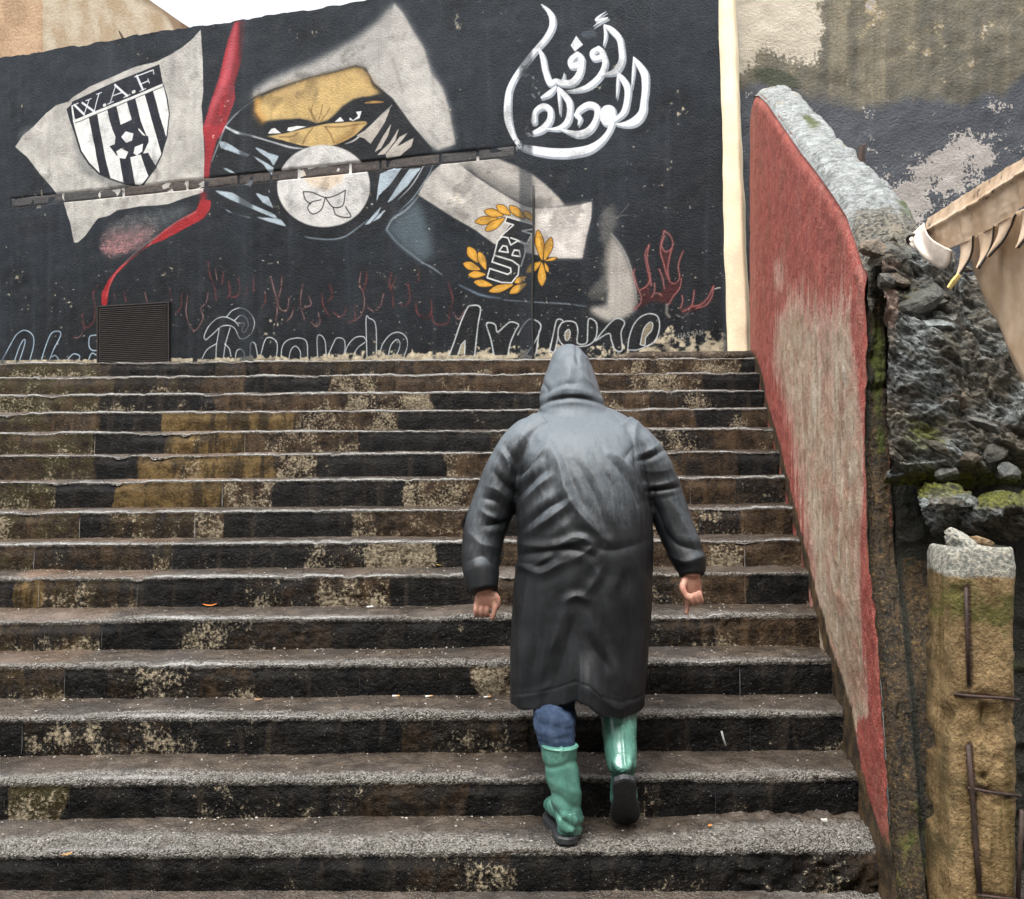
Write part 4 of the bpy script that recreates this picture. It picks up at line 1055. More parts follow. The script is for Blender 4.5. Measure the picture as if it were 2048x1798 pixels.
# flaked cream plaster along the foot, behind the letters
sF, zF, _ = px2wall(np.array([880, 1470]), np.array([700, 690]))
base_line = np.interp(np.arange(TW), [(px2wall(0, 0)[0] - S0) * PPM, (px2wall(600, 0)[0] - S0) * PPM, (px2wall(1250, 0)[0] - S0) * PPM, (S1 - S0) * PPM], [(px2wall(0, 721)[1] - ZB) * PPM, (px2wall(600, 716)[1] - ZB) * PPM, (px2wall(1250, 706)[1] - ZB) * PPM, (px2wall(1460, 695)[1] - ZB) * PPM])
hgt = (np.arange(TH)[:, None] - base_line[None, :]) / PPM
reach = np.interp(np.arange(TW), (px2wall(np.array([0, 400, 900, 1000, 1300, 1460]), 0)[0] - S0) * PPM, [.0, .02, .10, .17, .22, .20])[None, :]
flk = np.clip((np.clip(1 - hgt / reach, 0, 1.4) * .62 + (N_B - .5) * 1.1 + (N_A - .5) * .9 - .42) * 6, 0, 1)
CAN = CAN * (1 - flk[..., None]) + np.array([.70, .655, .56], np.float32) * (.55 + .8 * N_B)[..., None] * flk[..., None]
for q in [[(520, 1612), (560, 1500), (600, 1380), (640, 1290), (668, 1265), (736, 1278), (720, 1400), (696, 1612)], [(832, 1612), (810, 1500), (780, 1402), (800, 1385), (842, 1400), (856, 1450), (905, 1412), (950, 1380), (1005, 1398), (985, 1440), (950, 1520), (930, 1612)], [(1000, 1470), (1040, 1400), (1090, 1360), (1160, 1400), (1130, 1500), (1060, 1612), (1120, 1612), (1150, 1440)]]:
    fill(3, q, (.10, .105, .115), alpha=.92); stroke(3, q, LT, w=11, alpha=.95, soft=1.2, curve=5, dry=.1)
fill(3, [(580, 1608), (602, 1540), (630, 1510), (626, 1608)], (.62, .58, .48)); stroke(3, [(580, 1608), (602, 1540), (630, 1510), (626, 1608)], LT, w=9, curve=0)
for q in [[(-5, 1340), (30, 1180), (60, 1065), (115, 1078), (80, 1160), (40, 1340)], [(100, 1092), (150, 1075), (222, 1090), (246, 1160), (242, 1270), (320, 1272), (332, 1190), (340, 1060), (392, 1070), (416, 1122), (402, 1230), (330, 1292), (200, 1300), (120, 1290), (75, 1230), (72, 1150)], [(400, 1252), (480, 1150), (560, 1070), (612, 1053), (662, 1090), (630, 1180), (640, 1332), (580, 1332), (545, 1250), (520, 1185)], [(688, 1332), (702, 1220), (742, 1110), (802, 1040), (880, 1010), (950, 1030), (972, 1100), (960, 1190), (920, 1262), (850, 1302), (770, 1332)]]:
    fill(7, q, (.10, .105, .115), alpha=.92, curve=4); stroke(7, q + q[:1], LT, w=13, alpha=.95, soft=1.2, curve=5, dry=.1)
for q in [[(130, 1180), (160, 1148), (178, 1180), (162, 1242), (134, 1240)], [(800, 1285), (830, 1150), (882, 1088), (912, 1100), (900, 1162), (850, 1222), (842, 1290)]]:
    fill(7, q, (.55, .51, .43)); stroke(7, q + q[:1], LT, w=10, curve=4)
# small hand-scratched name
def scrib(x, y, s, segs):
    for a in segs: stroke(7, [(x + p[0] * s + p[1] * s * .0, y + p[1] * s - p[0] * s * .18) for p in a], (.70, .69, .66), w=7, alpha=.85, curve=0, dry=.2)
GL = {'H': [[(0, 0), (0, 1)], [(.6, 0), (.6, 1)], [(0, .5), (.6, .5)]], 'A': [[(0, 1), (.3, 0), (.6, 1)], [(.1, .65), (.5, .65)]], 'S': [[(.6, .1), (.2, 0), (.05, .25), (.5, .6), (.45, .95), (0, .95)]], 'N': [[(0, 1), (0, 0), (.6, 1), (.6, 0)]]}
for k, ch in enumerate('HASSAN'):
    scrib(1140 + k * 38, 1190 - k * 7, 42, GL[ch])
for a in [[(1085, 1170), (1090, 1240)], [(1500, 1150), (1600, 1150), (1600, 1190), (1500, 1185)], [(1040, 930), (1035, 1000), (1060, 1040)], [(1120, 1020), (1170, 1040), (1230, 1010)]]:
    stroke(7, a, (.62, .60, .55), w=9 if a[0][0] > 1050 else 26, alpha=.7, dry=.3, soft=3)
stroke(7, [(1465, 790), (1500, 780), (1545, 785), (1605, 765)], (.75, .74, .70), w=12, dry=.45)
stroke(7, [(590, 160), (640, 110), (700, 40)], (.55, .53, .49), w=6, alpha=.8); stroke(7, [(590, 165), (640, 140), (690, 135)], (.55, .53, .49), w=6, alpha=.8)
# --- white brush calligraphy
AR = [[(485, 35, 10), (530, 75, 30), (560, 130, 48), (560, 200, 50), (520, 275, 46), (460, 345, 42), (400, 415, 42), (340, 495, 42), (285, 575, 42), (248, 660, 48), (236, 760, 58), (238, 860, 60), (262, 950, 46), (290, 1010, 34)],
      [(290, 1010, 36), (340, 1066, 40), (430, 1092, 62), (560, 1112, 70), (700, 1112, 70), (820, 1090, 66), (905, 1042, 52), (965, 975, 40), (995, 910, 44), (1000, 850, 60)],
      [(1000, 850, 60), (990, 800, 60), (950, 800, 60), (935, 850, 60), (960, 890, 60), (1000, 870, 50)], [(965, 810, 40), (970, 850, 70), (965, 880, 50)],
      [(1155, 418, 10), (1190, 468, 42), (1232, 540, 58), (1238, 640, 54), (1228, 730, 50), (1215, 820, 62), (1165, 880, 70), (1095, 905, 42), (1028, 908, 10)], [(1156, 422, 10), (1152, 520, 22), (1140, 645, 5)],
      [(1040, 533, 10), (1070, 570, 40), (1108, 640, 52), (1105, 730, 46), (1085, 810, 46), (1035, 865, 30), (1010, 890, 8)], [(1040, 535, 10), (1038, 620, 22), (1030, 718, 5)],
      [(942, 182, 10), (990, 215, 42), (1048, 280, 46), (1066, 370, 46), (1065, 450, 50), (1020, 520, 46), (930, 548, 10)], [(940, 188, 12), (950, 260, 24), (936, 340, 5)],
      [(955, 88, 5), (905, 122, 18), (880, 148, 18), (920, 142, 16), (965, 132, 12)], [(962, 135, 12), (905, 165, 14), (862, 196, 5)],
      [(900, 352, 34), (855, 385, 44), (868, 425, 40), (915, 415, 40), (925, 380, 40), (900, 352, 34)], [(928, 385, 40), (946, 470, 44), (905, 560, 46), (825, 630, 42), (745, 658, 26), (668, 667, 5)],
      [(745, 395, 40), (700, 440, 50), (705, 480, 46), (755, 468, 50), (772, 425, 46), (745, 395, 40)], [(778, 440, 46), (762, 530, 52), (710, 600, 56), (640, 606, 44), (590, 590, 36), (548, 605, 50), (512, 520, 46), (492, 420, 42), (468, 362, 16)], [(652, 535, 5), (645, 575, 24), (630, 605, 30)],
      [(592, 635, 14), (545, 678, 42), (488, 712, 22)], [(735, 842, 30), (765, 800, 44), (830, 765, 50), (888, 790, 50), (882, 870, 46), (832, 948, 52), (750, 978, 50), (632, 948, 8)], [(742, 838, 34), (765, 870, 34), (752, 918, 6)],
      [(608, 635, 8), (640, 680, 40), (685, 745, 50), (690, 825, 46), (668, 895, 50), (610, 935, 34), (525, 942, 6)], [(604, 640, 14), (616, 740, 24), (620, 840, 5)],
      [(428, 885, 46), (438, 815, 38), (495, 775, 44), (545, 800, 46), (545, 870, 50), (500, 930, 54), (440, 962, 38), (375, 978, 6)]]
for q in AR: stroke(4, [(x + 7, y + 10, w + 3) for x, y, w in q], (.66, .69, .72), soft=1.2)
for q in AR: stroke(4, [(x - 3, y - 4, w * .88) for x, y, w in q], (.955, .965, .975), soft=1.2, dirt=.03)
fill(4, [(735, 258), (785, 325), (725, 375), (694, 330)], (.93, .94, .95), dirt=.03)
for q in [(350, 470, 395, 560), (290, 900, 420, 1080), (395, 540, 470, 740)]:
    for _ in range(26):
        x, y = rs.uniform(q[0], q[2]), rs.uniform(q[1], q[3])
        stroke(4, [(x, y, rs.uniform(6, 22)), (x + rs.uniform(-20, 20), y + rs.uniform(-30, 30), rs.uniform(3, 12))], (.17, .185, .20) if rs.random() < .6 else (.60, .61, .61), alpha=.75, soft=2, curve=0)
for q in [[(750, 250), (850, 200), (900, 260), (820, 290)], [(280, 290), (380, 280), (340, 330)], [(700, 50), (770, 40), (720, 65)]]:
    fill(4, q, (.40, .45, .49), blur=12, alpha=.45, rag=.4)
# vertical bands where the wall was patched, painted over in black
for x0, x1, al in ((478, 505, .62), (1038, 1064, .55), (1447, 1466, .7), (0, 12, .5)):
    fill(0, [(x0, -60), (x1, -60), (x1 + 1, 760), (x0 + 1, 760)], (.155, .175, .20) if x0 != 1447 else (.20, .225, .25), blur=2, alpha=al)
# scattered chips of bare plaster
for _ in range(420):
    x, y = rs.uniform(60, 1450), 720 - abs(rs.normal()) * 150
    if rs.random() < .6: x = 1150 + rs.normal() * 230
    if x > 1450: continue
    stroke(0, [(x, y, rs.uniform(.8, 3.0)), (x + rs.uniform(-3, 4), y + rs.uniform(-3, 2), rs.uniform(.5, 2.2))], (.74, .71, .64), alpha=rs.uniform(.3, .9), soft=.8, curve=0)
CAN *= (1 - .24 * np.clip((N_A - .53) * 6, 0, 1) * np.clip((fb2(TH, TW, 40, 5, 21) - .42) * 5, 0, 1))[..., None]
CAN = np.clip(CAN, .03, 1)
# photo values are lit by the sky; paint itself
ALB = .76
lin = np.where(CAN <= .04045, CAN / 12.92, ((CAN + .055) / 1.055) ** 2.4) * ALB
enc = np.where(lin <= .0031308, lin * 12.92, 1.055 * lin ** (1 / 2.4) - .055)
img = bpy.data.images.new('mural_paint', TW, TH, alpha=False)
px4 = np.ones((TH, TW, 4), np.float32); px4[..., :3] = enc
img.pixels.foreach_set(px4.ravel()); img.update(); img.pack()
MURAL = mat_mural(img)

wall = empty('mural_wall', (WA[0], WA[1], ZB), label='long black plastered wall painted with a hooded masked figure, flag and calligraphy', cat='wall')
BZ0, BZ1 = 4.095, 4.20          # open brick course (recessed)
bs0, bs1 = float(px2wall(20, 400)[0]), float(px2wall(1030, 290)[0])
sg = np.unique(np.concatenate([np.arange(S0, S1, .035), [bs0 - .004, bs0 + .004, bs1 - .004, bs1 + .004, S1]]))
zg = np.unique(np.concatenate([np.arange(ZB, ZT, .035), [BZ0 - .004, BZ0 + .004, BZ1 - .004, BZ1 + .004, ZT]]))
SS_, ZZ_ = np.meshgrid(sg, zg, indexing='ij')
out = fbm(np.stack([SS_, ZZ_, SS_ * 0], -1), 1.6, 4, seed=51) * .012 + fbm(np.stack([SS_, ZZ_, SS_ * 0], -1), 11, 2, seed=52) * .004
ins = (SS_ > bs0) & (SS_ < bs1) & (ZZ_ > BZ0) & (ZZ_ < BZ1)
out = np.where(ins, -.010, out)
topn = fbm(np.stack([sg, sg * 0, sg * 0], -1), 3.1, 4, seed=53) * .028 - np.maximum(fbm(np.stack([sg, sg * 0 + 5, sg * 0], -1), 9, 3, seed=54), 0) * .03
ZZ2 = ZZ_ + topn[:, None] * sstep(ZT - .12, ZT, ZZ_)
P = np.stack([WA[0] + WU[0] * SS_ + WN[0] * out, WA[1] + WU[1] * SS_ + WN[1] * out, ZZ2], -1)
uv = np.stack([(SS_ - S0) / (S1 - S0), (ZZ_ - ZB) / (ZT - ZB)], -1)
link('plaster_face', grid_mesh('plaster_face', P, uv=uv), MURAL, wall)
# body behind the face: top and back
TH_W = .32
DARKP = mat_simple('grey_plaster', (.10, .10, .10), .7)
topP = np.stack([np.stack([P[:, -1, 0] - WN[0] * t, P[:, -1, 1] - WN[1] * t, P[:, -1, 2] + (.012 if 0 < t < TH_W else 0) - (0 if t < TH_W else 4)], -1) for t in (0, .03, .16, TH_W - .03, TH_W, TH_W + .001)], 1)
link('wall_body', grid_mesh('wall_body', topP), DARKP, wall)
# bricks of the open course
BRK = mat_stone('dirty_brick', (.012, .008, .006), (.060, .036, .024))
jx = [20, 125, 246, 374, 476, 541, 597, 700, 760, 880, 955, 1030]
for a, b in zip(jx[:-1], jx[1:]):
    sa, sb = float(px2wall(a, 350)[0]) + .012, float(px2wall(b, 350)[0]) - .012
    rg = np.random.default_rng(a)
    n = max(5, int((sb - sa) / .05)); ss = np.sort(np.concatenate([np.linspace(sa, sb, n), [sa + .003, sb - .003]])); z4 = np.array([BZ0 + .004, BZ0 + .007, BZ0 + .03, BZ0 + .05, BZ0 + .075, BZ1 - .007, BZ1 - .004])
    A, B_ = np.meshgrid(ss, z4, indexing='ij')
    o = -.004 + fbm(np.stack([A, B_, A * 0], -1), 14, 3, seed=a) * .006
    o = o - .004
    o[0, :] = o[-1, :] = -.012
    o[:, 0] = -.012; o[:, -1] = -.012
    link('brick', grid_mesh('brick', np.stack([WA[0] + WU[0] * A + WN[0] * o, WA[1] + WU[1] * A + WN[1] * o, B_], -1)), BRK, wall)
MORT = mat_simple('old_mortar', (.26, .24, .21), .8)
mb = MB()
for a in (125, 246, 374):
    s = float(px2wall(a, 400)[0])
    mb.add(*rock_geo(wall_pt(s, (BZ0 + BZ1) / 2, -.014), .05, np.random.default_rng(a), (.22, .3, .98)))
link('mortar_joint', mb.mesh('mortar_joint', False), MORT, wall)
# expansion joint: a dark strip and a paler rusted rod in it
mb = MB()
s, _, _ = px2wall(1066.5, 400)
zb_, zt_ = 2.2, float(px2wall(1066.5, 372)[1])
mb.add(*tube_geo([wall_pt(s + .006 * math.sin(z * 4), z, .012) for z in np.linspace(zb_, zt_, 14)], .011, 8))
link('joint_strip', mb.mesh('joint_strip'), mat_simple('black_mastic', (.012, .012, .012), .6), wall)
# cream corner pilaster at the right end of the wall
CREAM = mat_simple('cream_paint', (.80, .67, .46), .6, .16, 3.5, .6, 60)
def onpx(x, y, out=0.03):
    s, z, _ = px2wall(x, y); return float(s), float(z)
zz = np.linspace(2.2, 5.9, 60)
cs = []
for z in zz:
    f_ = (z - 2.33) / (5.22 - 2.33)
    sl = WL - .010 - .058 * f_ ; sr = sl + .178 - .065 * f_
    w = fbm(np.array([[z, 0, 0]]), 2.2, 4, seed=61)[0] * .018; w2 = fbm(np.array([[z, 4, 0]]), 5, 3, seed=62)[0] * .010
    cs.append([wall_pt(sl + w, z, 0.0), wall_pt(sl + w, z, .018), wall_pt(sl + w + .05, z, .022), wall_pt(sr + w2 - .02, z, .022), wall_pt(sr + w2, z, .014), wall_pt(sr + w2, z, -.32)])
link('corner_pilaster', grid_mesh('corner_pilaster', np.array(cs).transpose(1, 0, 2)), CREAM, wall)
# louvred shutter let into the wall
gs0, gz0, _ = px2wall(198, 735); gs1, gz1, _ = px2wall(342, 606)
gz1 = float(px2wall(198, 613)[1]); gz0 = 2.2
LOUV = mat_simple('rusty_black_metal', (.018, .0135, .011), .7, .5, 30)
vent = empty('louvre_shutter', wall_pt((gs0 + gs1) / 2, gz0, .01), label='dark rusty louvred metal shutter at the foot of the mural, left', cat='shutter')
mb = MB()
R3 = np.array([[WU[0], WN[0], 0], [WU[1], WN[1], 0], [0, 0, 1]])
mb.box(wall_pt((gs0 + gs1) / 2, (gz0 + gz1) / 2, .012), ((gs1 - gs0) / 2, .008, (gz1 - gz0) / 2), R3)
link('back_plate', mb.mesh('back_plate', False), mat_simple('shutter_shadow', (.012, .010, .009), .6), vent)
for s_, z_, hs, hz in ((gs0 + .006, (gz0 + gz1) / 2, .006, (gz1 - gz0) / 2), (gs1 - .006, (gz0 + gz1) / 2, .006, (gz1 - gz0) / 2), ((gs0 + gs1) / 2, gz1 - .006, (gs1 - gs0) / 2 - .0125, .006)):
    m2 = MB(); m2.box(wall_pt(s_, z_, .026), (hs, .010, hz), R3); link('frame', m2.mesh('frame', False), LOUV, vent)
nsl = 40
mb = MB()
for k in range(nsl):
    z = gz0 + (k + .5) * (gz1 - gz0 - .02) / nsl
    c = wall_pt((gs0 + gs1) / 2, z, .026)
    a = math.radians(38)
    Rt = R3 @ np.array([[1, 0, 0], [0, math.cos(a), math.sin(a)], [0, -math.sin(a), math.cos(a)]])
    mb.box(c, ((gs1 - gs0) / 2 - .026, .011, .0016), Rt)
o = link('slats', mb.mesh('slats', False), LOUV, vent); o['kind'] = 'stuff'

# building behind the wall, upper left
bld = empty('rendered_building', (-6.1, 13, 1.5), label='pale ochre rendered building rising behind the mural wall at top left', cat='building')
MBLD = mat_building()
zt = 8.39
def bface(a, b, nu, nv, dk, z0=1.5, seed=0):
    u = np.linspace(0, 1, nu)[:, None]; v = np.linspace(0, 1, nv)[None, :]
    P = np.stack([a[0] + (b[0] - a[0]) * u + 0 * v, a[1] + (b[1] - a[1]) * u + 0 * v, z0 + (zt - z0) * v + 0 * u], -1)
    P[..., 2] += fbm(P, 2, 3, seed=seed) * .03 * v ** 8
    return grid_mesh('wall', P, {'dark': np.broadcast_to(dk(u, v), (nu, nv))})
link('front_wall', bface((-12, 13), (-6.1, 13), 60, 60, lambda u, v: .80 + 0 * u * v, seed=3), MBLD, bld)
link('side_wall', bface((-6.1, 13), (-4.4, 18.2), 60, 60, lambda u, v: .12 + .65 * sstep(.46, .54, u) * sstep(.75, .9, v) + .6 * sstep(.96, 1.0, v) + 0 * u, seed=4), MBLD, bld)
link('roof', grid_mesh('roof', np.array([[(-12, 13, zt), (-12, 18.2, zt)], [(-6.1, 13, zt), (-4.4, 18.2, zt)]], float)), DARKP, bld)
mb = MB(); mb.tube([(-5.62, 14.30, 7.62), (-5.57, 14.40, 7.50), (-5.52, 14.52, 7.44), (-5.46, 14.66, 7.42)], [.012, .02, .02, .012], 6)
link('waterspout', mb.mesh('waterspout'), mat_simple('brown_iron', (.09, .06, .04), .6), bld)
# ------------------------------------------------------------------ parapet that closes the flight on the right
def stair_z(Y): return np.interp(Y, [D0 - .4, D0] + SY[1:], [GZ, 0.0] + SZ[1:])
TOPT = ([3.35, 3.8, 5.31, 6.18, 7.05, 7.65, 7.95, 8.12, 8.22], [2.07, 2.36, 3.04, 3.47, 3.92, 4.20, 4.31, 4.30, 4.16])
def y_end(z): return np.interp(z, [-.3, -.06, .1, .52, 1.0, 1.35, 1.75, 2.07], [3.12, 3.18, 3.27, 3.40, 3.60, 3.66, 3.69, 3.73])
PTH = .285
u = np.linspace(0, 1, 330) ** 1.25
Y0 = 3.35 + u * (8.22 - 3.35)
zt_ = np.interp(Y0, *TOPT); zb_ = stair_z(Y0) - .22
v = np.linspace(0, 1, 190)
Z = zb_[:, None] + (zt_ - zb_)[:, None] * v[None, :]
Y = Y0[:, None] + (1 - u[:, None]) ** 3 * (y_end(Z) - 3.35)
def par_x(Y, Z): return face_x(Y) + .0 * Z
P = np.stack([par_x(Y, Z), Y, Z], -1)
dsp = fbm(P, 2.2, 3, seed=71) * .012 + fbm(P, 17, 3, seed=72) * .0055 + fbm(P, 55, 2, seed=73) * .0025
P[..., 0] -= dsp
# rounded far shoulder and top edge, ragged near edge
near = np.exp(-((Y - y_end(Z)) / .03) ** 2)
P[..., 0] += near * (.006 + .010 * np.abs(fbm(P, 11, 3, seed=74)))
P[..., 0] += np.exp(-((zt_[:, None] - Z) / .05) ** 2) * .03
# where the red wash survives: measured along the face (px -> face)
ppx = CX + P[..., 0] / P[..., 1] * F; ppy = CY - (P[..., 2] - H) / P[..., 1] * F
left_red = np.interp(ppy, [480, 560, 640, 720, 820, 900, 1000, 1100, 1200, 1260, 1300, 1800], [1700, 1600, 1556, 1552, 1575, 1592, 1604, 1618, 1630, 1630, 1560, 1560])
right_red = np.interp(ppy, [560, 640, 720, 800, 880, 1000, 1080, 1200, 1300, 1420, 1800], [1700, 1700, 1712, 1718, 1724, 1726, 1720, 1720, 1726, 1736, 1742])
red = np.maximum(sstep(34, -30, ppx - left_red), sstep(-26, 22, ppx - right_red))
red = np.where(ppy < 430, 1, red)
red = np.maximum(red, sstep(760, 470, ppy))
red = np.maximum(red, .9 * sstep(1410, 1450, ppy) * sstep(1700, 1722, ppx) * sstep(1680, 1600, ppy))
red = red * (1 - .55 * np.exp(-((ppx - 1560) / 16) ** 2) * sstep(480, 540, ppy) * sstep(620, 560, ppy))
wet = .95 * np.exp(-((Z - stair_z(Y)) / .10) ** 2) + .75 * sstep(1250, 1500, ppy) * (1 - red) * sstep(.45, 0, (Z - stair_z(Y))) + .8 * sstep(1600, 1760, ppy)
moss = .85 * np.exp(-((Y - y_end(Z)) / .022) ** 2) * sstep(2.0, 1.6, Z)
par = empty('parapet_wall', (face_x(3.4), 3.4, GZ), label='sloping parapet wall with flaking red and cream paint beside the steps', cat='wall')
link('painted_face', grid_mesh('painted_face', P, {'red': red, 'wet': wet, 'moss': moss}, flip=True), mat_parapet(), par)
# top: rough trowelled cement
w = np.linspace(0, 1, 44)
Yt = Y0 + (1 - u) ** 3 * (y_end(zt_) - 3.35)
C = np.zeros((len(u), len(w), 3))
C[..., 1] = Yt[:, None]; C[..., 0] = face_x(Yt)[:, None] + .015 + w[None, :] * (PTH - .01)
crown = np.sin(np.pi * np.clip(w, 0, 1)) * .03 - np.exp(-((1 - w) / .07) ** 2) * .06 - np.exp(-(w / .05) ** 2) * .018
C[..., 2] = zt_[:, None] + crown[None, :]
lump = fbm(C, 3.2, 4, seed=75) * .045 + np.abs(fbm(C, 9, 4, seed=76)) * .035 + fbm(C, 30, 4, seed=77) * .014
edgef = np.minimum(1, np.minimum(w / .12, (1 - w) / .08 + .15))[None, :]
lump = lump + ((ridged(C, 6, 3, seed=88) * .03) * sstep(4.5, 3.8, Yt)[:, None])
C[..., 2] += lump * edgef * np.minimum(1, (u[:, None] + .03) / .03 * .6 + .3)
C[..., 0] += fbm(C, 6, 3, seed=78) * .02 * w[None, :]
mo = .85 * np.exp(-(((Yt[:, None] - 6.0) / .35) ** 2 + ((w[None, :] - .55) / .25) ** 2)) + .8 * np.exp(-(((Yt[:, None] - 4.08) / .12) ** 2 + ((w[None, :] - .85) / .2) ** 2)) + .5 * np.exp(-(((Yt[:, None] - 5.3) / .2) ** 2 + ((w[None, :] - .6) / .2) ** 2))
NS = 16
sk = np.zeros((NS, len(w), 3)); ks = np.arange(NS, 0, -1)[:, None] / NS
sk[..., 0] = C[0:1, :, 0]; sk[..., 2] = C[0:1, :, 2] - ks ** 1.3 * (.16 + .10 * fbm(sk, 9, 2, seed=85)) - .02 * ks
sk[..., 1] = C[0:1, :, 1] - .05 * np.sin(np.pi * ks ** .7 * .8)
sk[..., 1] += ridged(sk, 9, 4, seed=79) * .04 * ks; sk[..., 2] += fbm(sk, 14, 3, seed=80) * .04 * ks * (1 - ks) * 4
CC = np.concatenate([sk, C], 0); mo = np.concatenate([np.zeros((NS, len(w))) + .15, mo], 0)
rubm = np.concatenate([np.ones((NS, len(w))) * 1.1, sstep(4.35, 3.75, Yt)[:, None] + 0 * C[..., 0]], 0)
link('coping', grid_mesh('coping', CC, {'moss': mo, 'rub': rubm}, flip=True), mat_coping(), par)
# outer side and far end
B = np.stack([np.stack([C[:, -1, 0] + .0, C[:, -1, 1], C[:, -1, 2]], -1), np.stack([C[:, -1, 0] + .01, C[:, -1, 1], zb_], -1)], 1)
ENDM = mat_endface()
link('outer_side', grid_mesh('outer_side', B, {'red': np.zeros(B.shape[:2]), 'band': np.ones(B.shape[:2]) * .6, 'green': np.ones(B.shape[:2]) * .3}, flip=True), ENDM, par)
# near end: a ragged plaster strip, then the broken core set back
n_u, n_v = 90, 320
uu = np.linspace(0, 1, n_u); zz = np.linspace(GZ - .15, 2.08, n_v)
U, Zz = np.meshgrid(uu, zz, indexing='ij')
Ye = y_end(Zz)
E = np.stack([face_x(Ye) + .024 + U * (PTH - .03), Ye, Zz], -1)
ridge = sstep(.31 + .03 * np.sin(Zz * 3), .36 + .03 * np.sin(Zz * 3), U)
E[..., 1] += .012 + ridge * .045 + (fbm(E, 4, 3, seed=81) * .02 + fbm(E * np.array([1.5, 1, .5]), 16, 4, seed=82) * .018 + fbm(E, 48, 2, seed=83) * .006) * sstep(-.02, .14, U)
up = sstep(1.25, 1.6, Zz)
E[..., 1] += up * ridged(E, 9, 4, seed=84) * .03
E[..., 1] += .03 * np.exp(-(U / .05) ** 2)
epx = CX + E[..., 0] / E[..., 1] * F; epy = CY - (E[..., 2] - H) / E[..., 1] * F
band = np.exp(-((U - .40) / .10) ** 2) * (1.05 - .3 * up) + .55 * sstep(.30, .0, U) * sstep(1.2, 1.5, Zz)
green = .42 * sstep(1.7, .4, Zz) * sstep(.45, .85, U + .2 * fbm(E, 2, 2, seed=87)) + 1.1 * np.exp(-(((U - .16) / .13) ** 2 + ((Zz - 1.74) / .19) ** 2)) + .55 * np.exp(-(((U - .17) / .1) ** 2 + ((Zz - 1.42) / .14) ** 2)) + .42 * sstep(.8, 1, U) * sstep(1.1, .4, Zz) + .42 * sstep(.9, .0, Zz) + .25 * fbm(E, 3, 3, seed=86)
redd = .45 * np.exp(-((U - .27) / .05) ** 2) * sstep(.1, .9, Zz) + .5 * np.exp(-(((U - .6) / .12) ** 2 + ((Zz - 1.3) / .25) ** 2))
link('end_face', grid_mesh('end_face', E, {'band': band, 'green': green, 'red': redd}, flip=False), ENDM, par)

# ------------------------------------------------------------------ stained wall beyond
n_u, n_v = 260, 230
xx = np.linspace(1.86, 7.0, n_u); zz = np.linspace(1.2, 6.4, n_v)
X, Zz = np.meshgrid(xx, zz, indexing='ij')
P = np.stack([X, 8.66 + 0 * X, Zz], -1)
P[..., 1] -= fbm(P, 1.2, 4, seed=91) * .03 + fbm(P, 9, 3, seed=92) * .008
ppx = CX + P[..., 0] / P[..., 1] * F; ppy = CY - (P[..., 2] - H) / P[..., 1] * F
wb = fbm(P, 2.4, 4, seed=93) * 60
cream = sstep(1680, 1600, ppx + wb) * sstep(165, 60, ppy + (ppx - 1500) * .1 + wb) + .8 * sstep(1530, 1480, ppx + wb * .3) * sstep(170, 120, ppy)
dark = .95 * sstep(70, 260, ppy + wb * 1.2 - (ppx - 1750) * .02)
flake = np.exp(-(((ppx - 1905) / 125) ** 2 + ((ppy - 335 + (ppx - 1905) * .28) / 78) ** 2)) * .68 + .55 * np.exp(-(((ppx - 1800) / 60) ** 2 + ((ppy - 410) / 45) ** 2)) + .45 * np.exp(-(((ppx - 1730) / 30) ** 2 + ((ppy - 222) / 8) ** 2))
moss = 1.05 * np.exp(-(((ppx - 1555) / 62) ** 2 + ((ppy - 158 - (ppx - 1555) * .25) / 26) ** 2))
sw = link('stained_wall', grid_mesh('stained_wall', P, {'cream': cream, 'dark': dark, 'flake': flake, 'moss': moss}), mat_stained(),
     label='weather-stained plaster wall with blue-grey patch and peeling paint behind the red parapet', cat='wall')

# ------------------------------------------------------------------ broken masonry right of the parapet
rub = empty('rubble_wall', (1.7, 3.6, .2), label='broken wet stone masonry between red parapet and beige sheet', cat='wall')
n_u, n_v = 330, 270
xx = np.linspace(1.335, 2.6, n_u); tt = np.linspace(0, 1, n_v)
Xg, T = np.meshgrid(xx, tt, indexing='ij')
zlow = 1.22 + 0 * Xg
ztop = np.interp(Xg, [1.3, 1.42, 1.6, 1.8, 2.2, 3.0], [2.10, 2.14, 2.16, 2.10, 2.05, 2.0])
P = np.stack([Xg, 3.56 + (.11 + .29 * sstep(1.56, 1.78, Xg)) * T ** 1.6 + .06 * (Xg - 1.33), zlow + (ztop - zlow) * T], -1)
n = np.array([0, -.85, .5])
ca, sa_ = math.cos(.5), math.sin(.5)
Pr = np.stack([(P[..., 0] * ca - P[..., 2] * sa_) * .45, P[..., 1] * .8, (P[..., 0] * sa_ + P[..., 2] * ca) * 1.3], -1)
big = fbm(P, 2.6, 3, seed=101) * .06 + ridged(Pr + fbm(P, 3, 3, seed=102)[..., None] * .12, 7, 5, .55, seed=103) * .075 + np.abs(fbm(Pr, 24, 4, seed=104)) * .05
P = P + n * big[..., None]
P[..., 1] += .12 * np.exp(-((1 - T) / .06) ** 2) + .10 * np.exp(-(T / .05) ** 2) * .8
ppx = CX + P[..., 0] / P[..., 1] * F; ppy = CY - (P[..., 2] - H) / P[..., 1] * F
green = .55 * np.exp(-(((ppx - 1830) / 40) ** 2 + ((ppy - 590) / 25) ** 2)) + .5 * np.exp(-(((ppx - 1850) / 60) ** 2 + ((ppy - 870) / 60) ** 2)) + .55 * np.exp(-((ppy - 960) / 22) ** 2) + .2
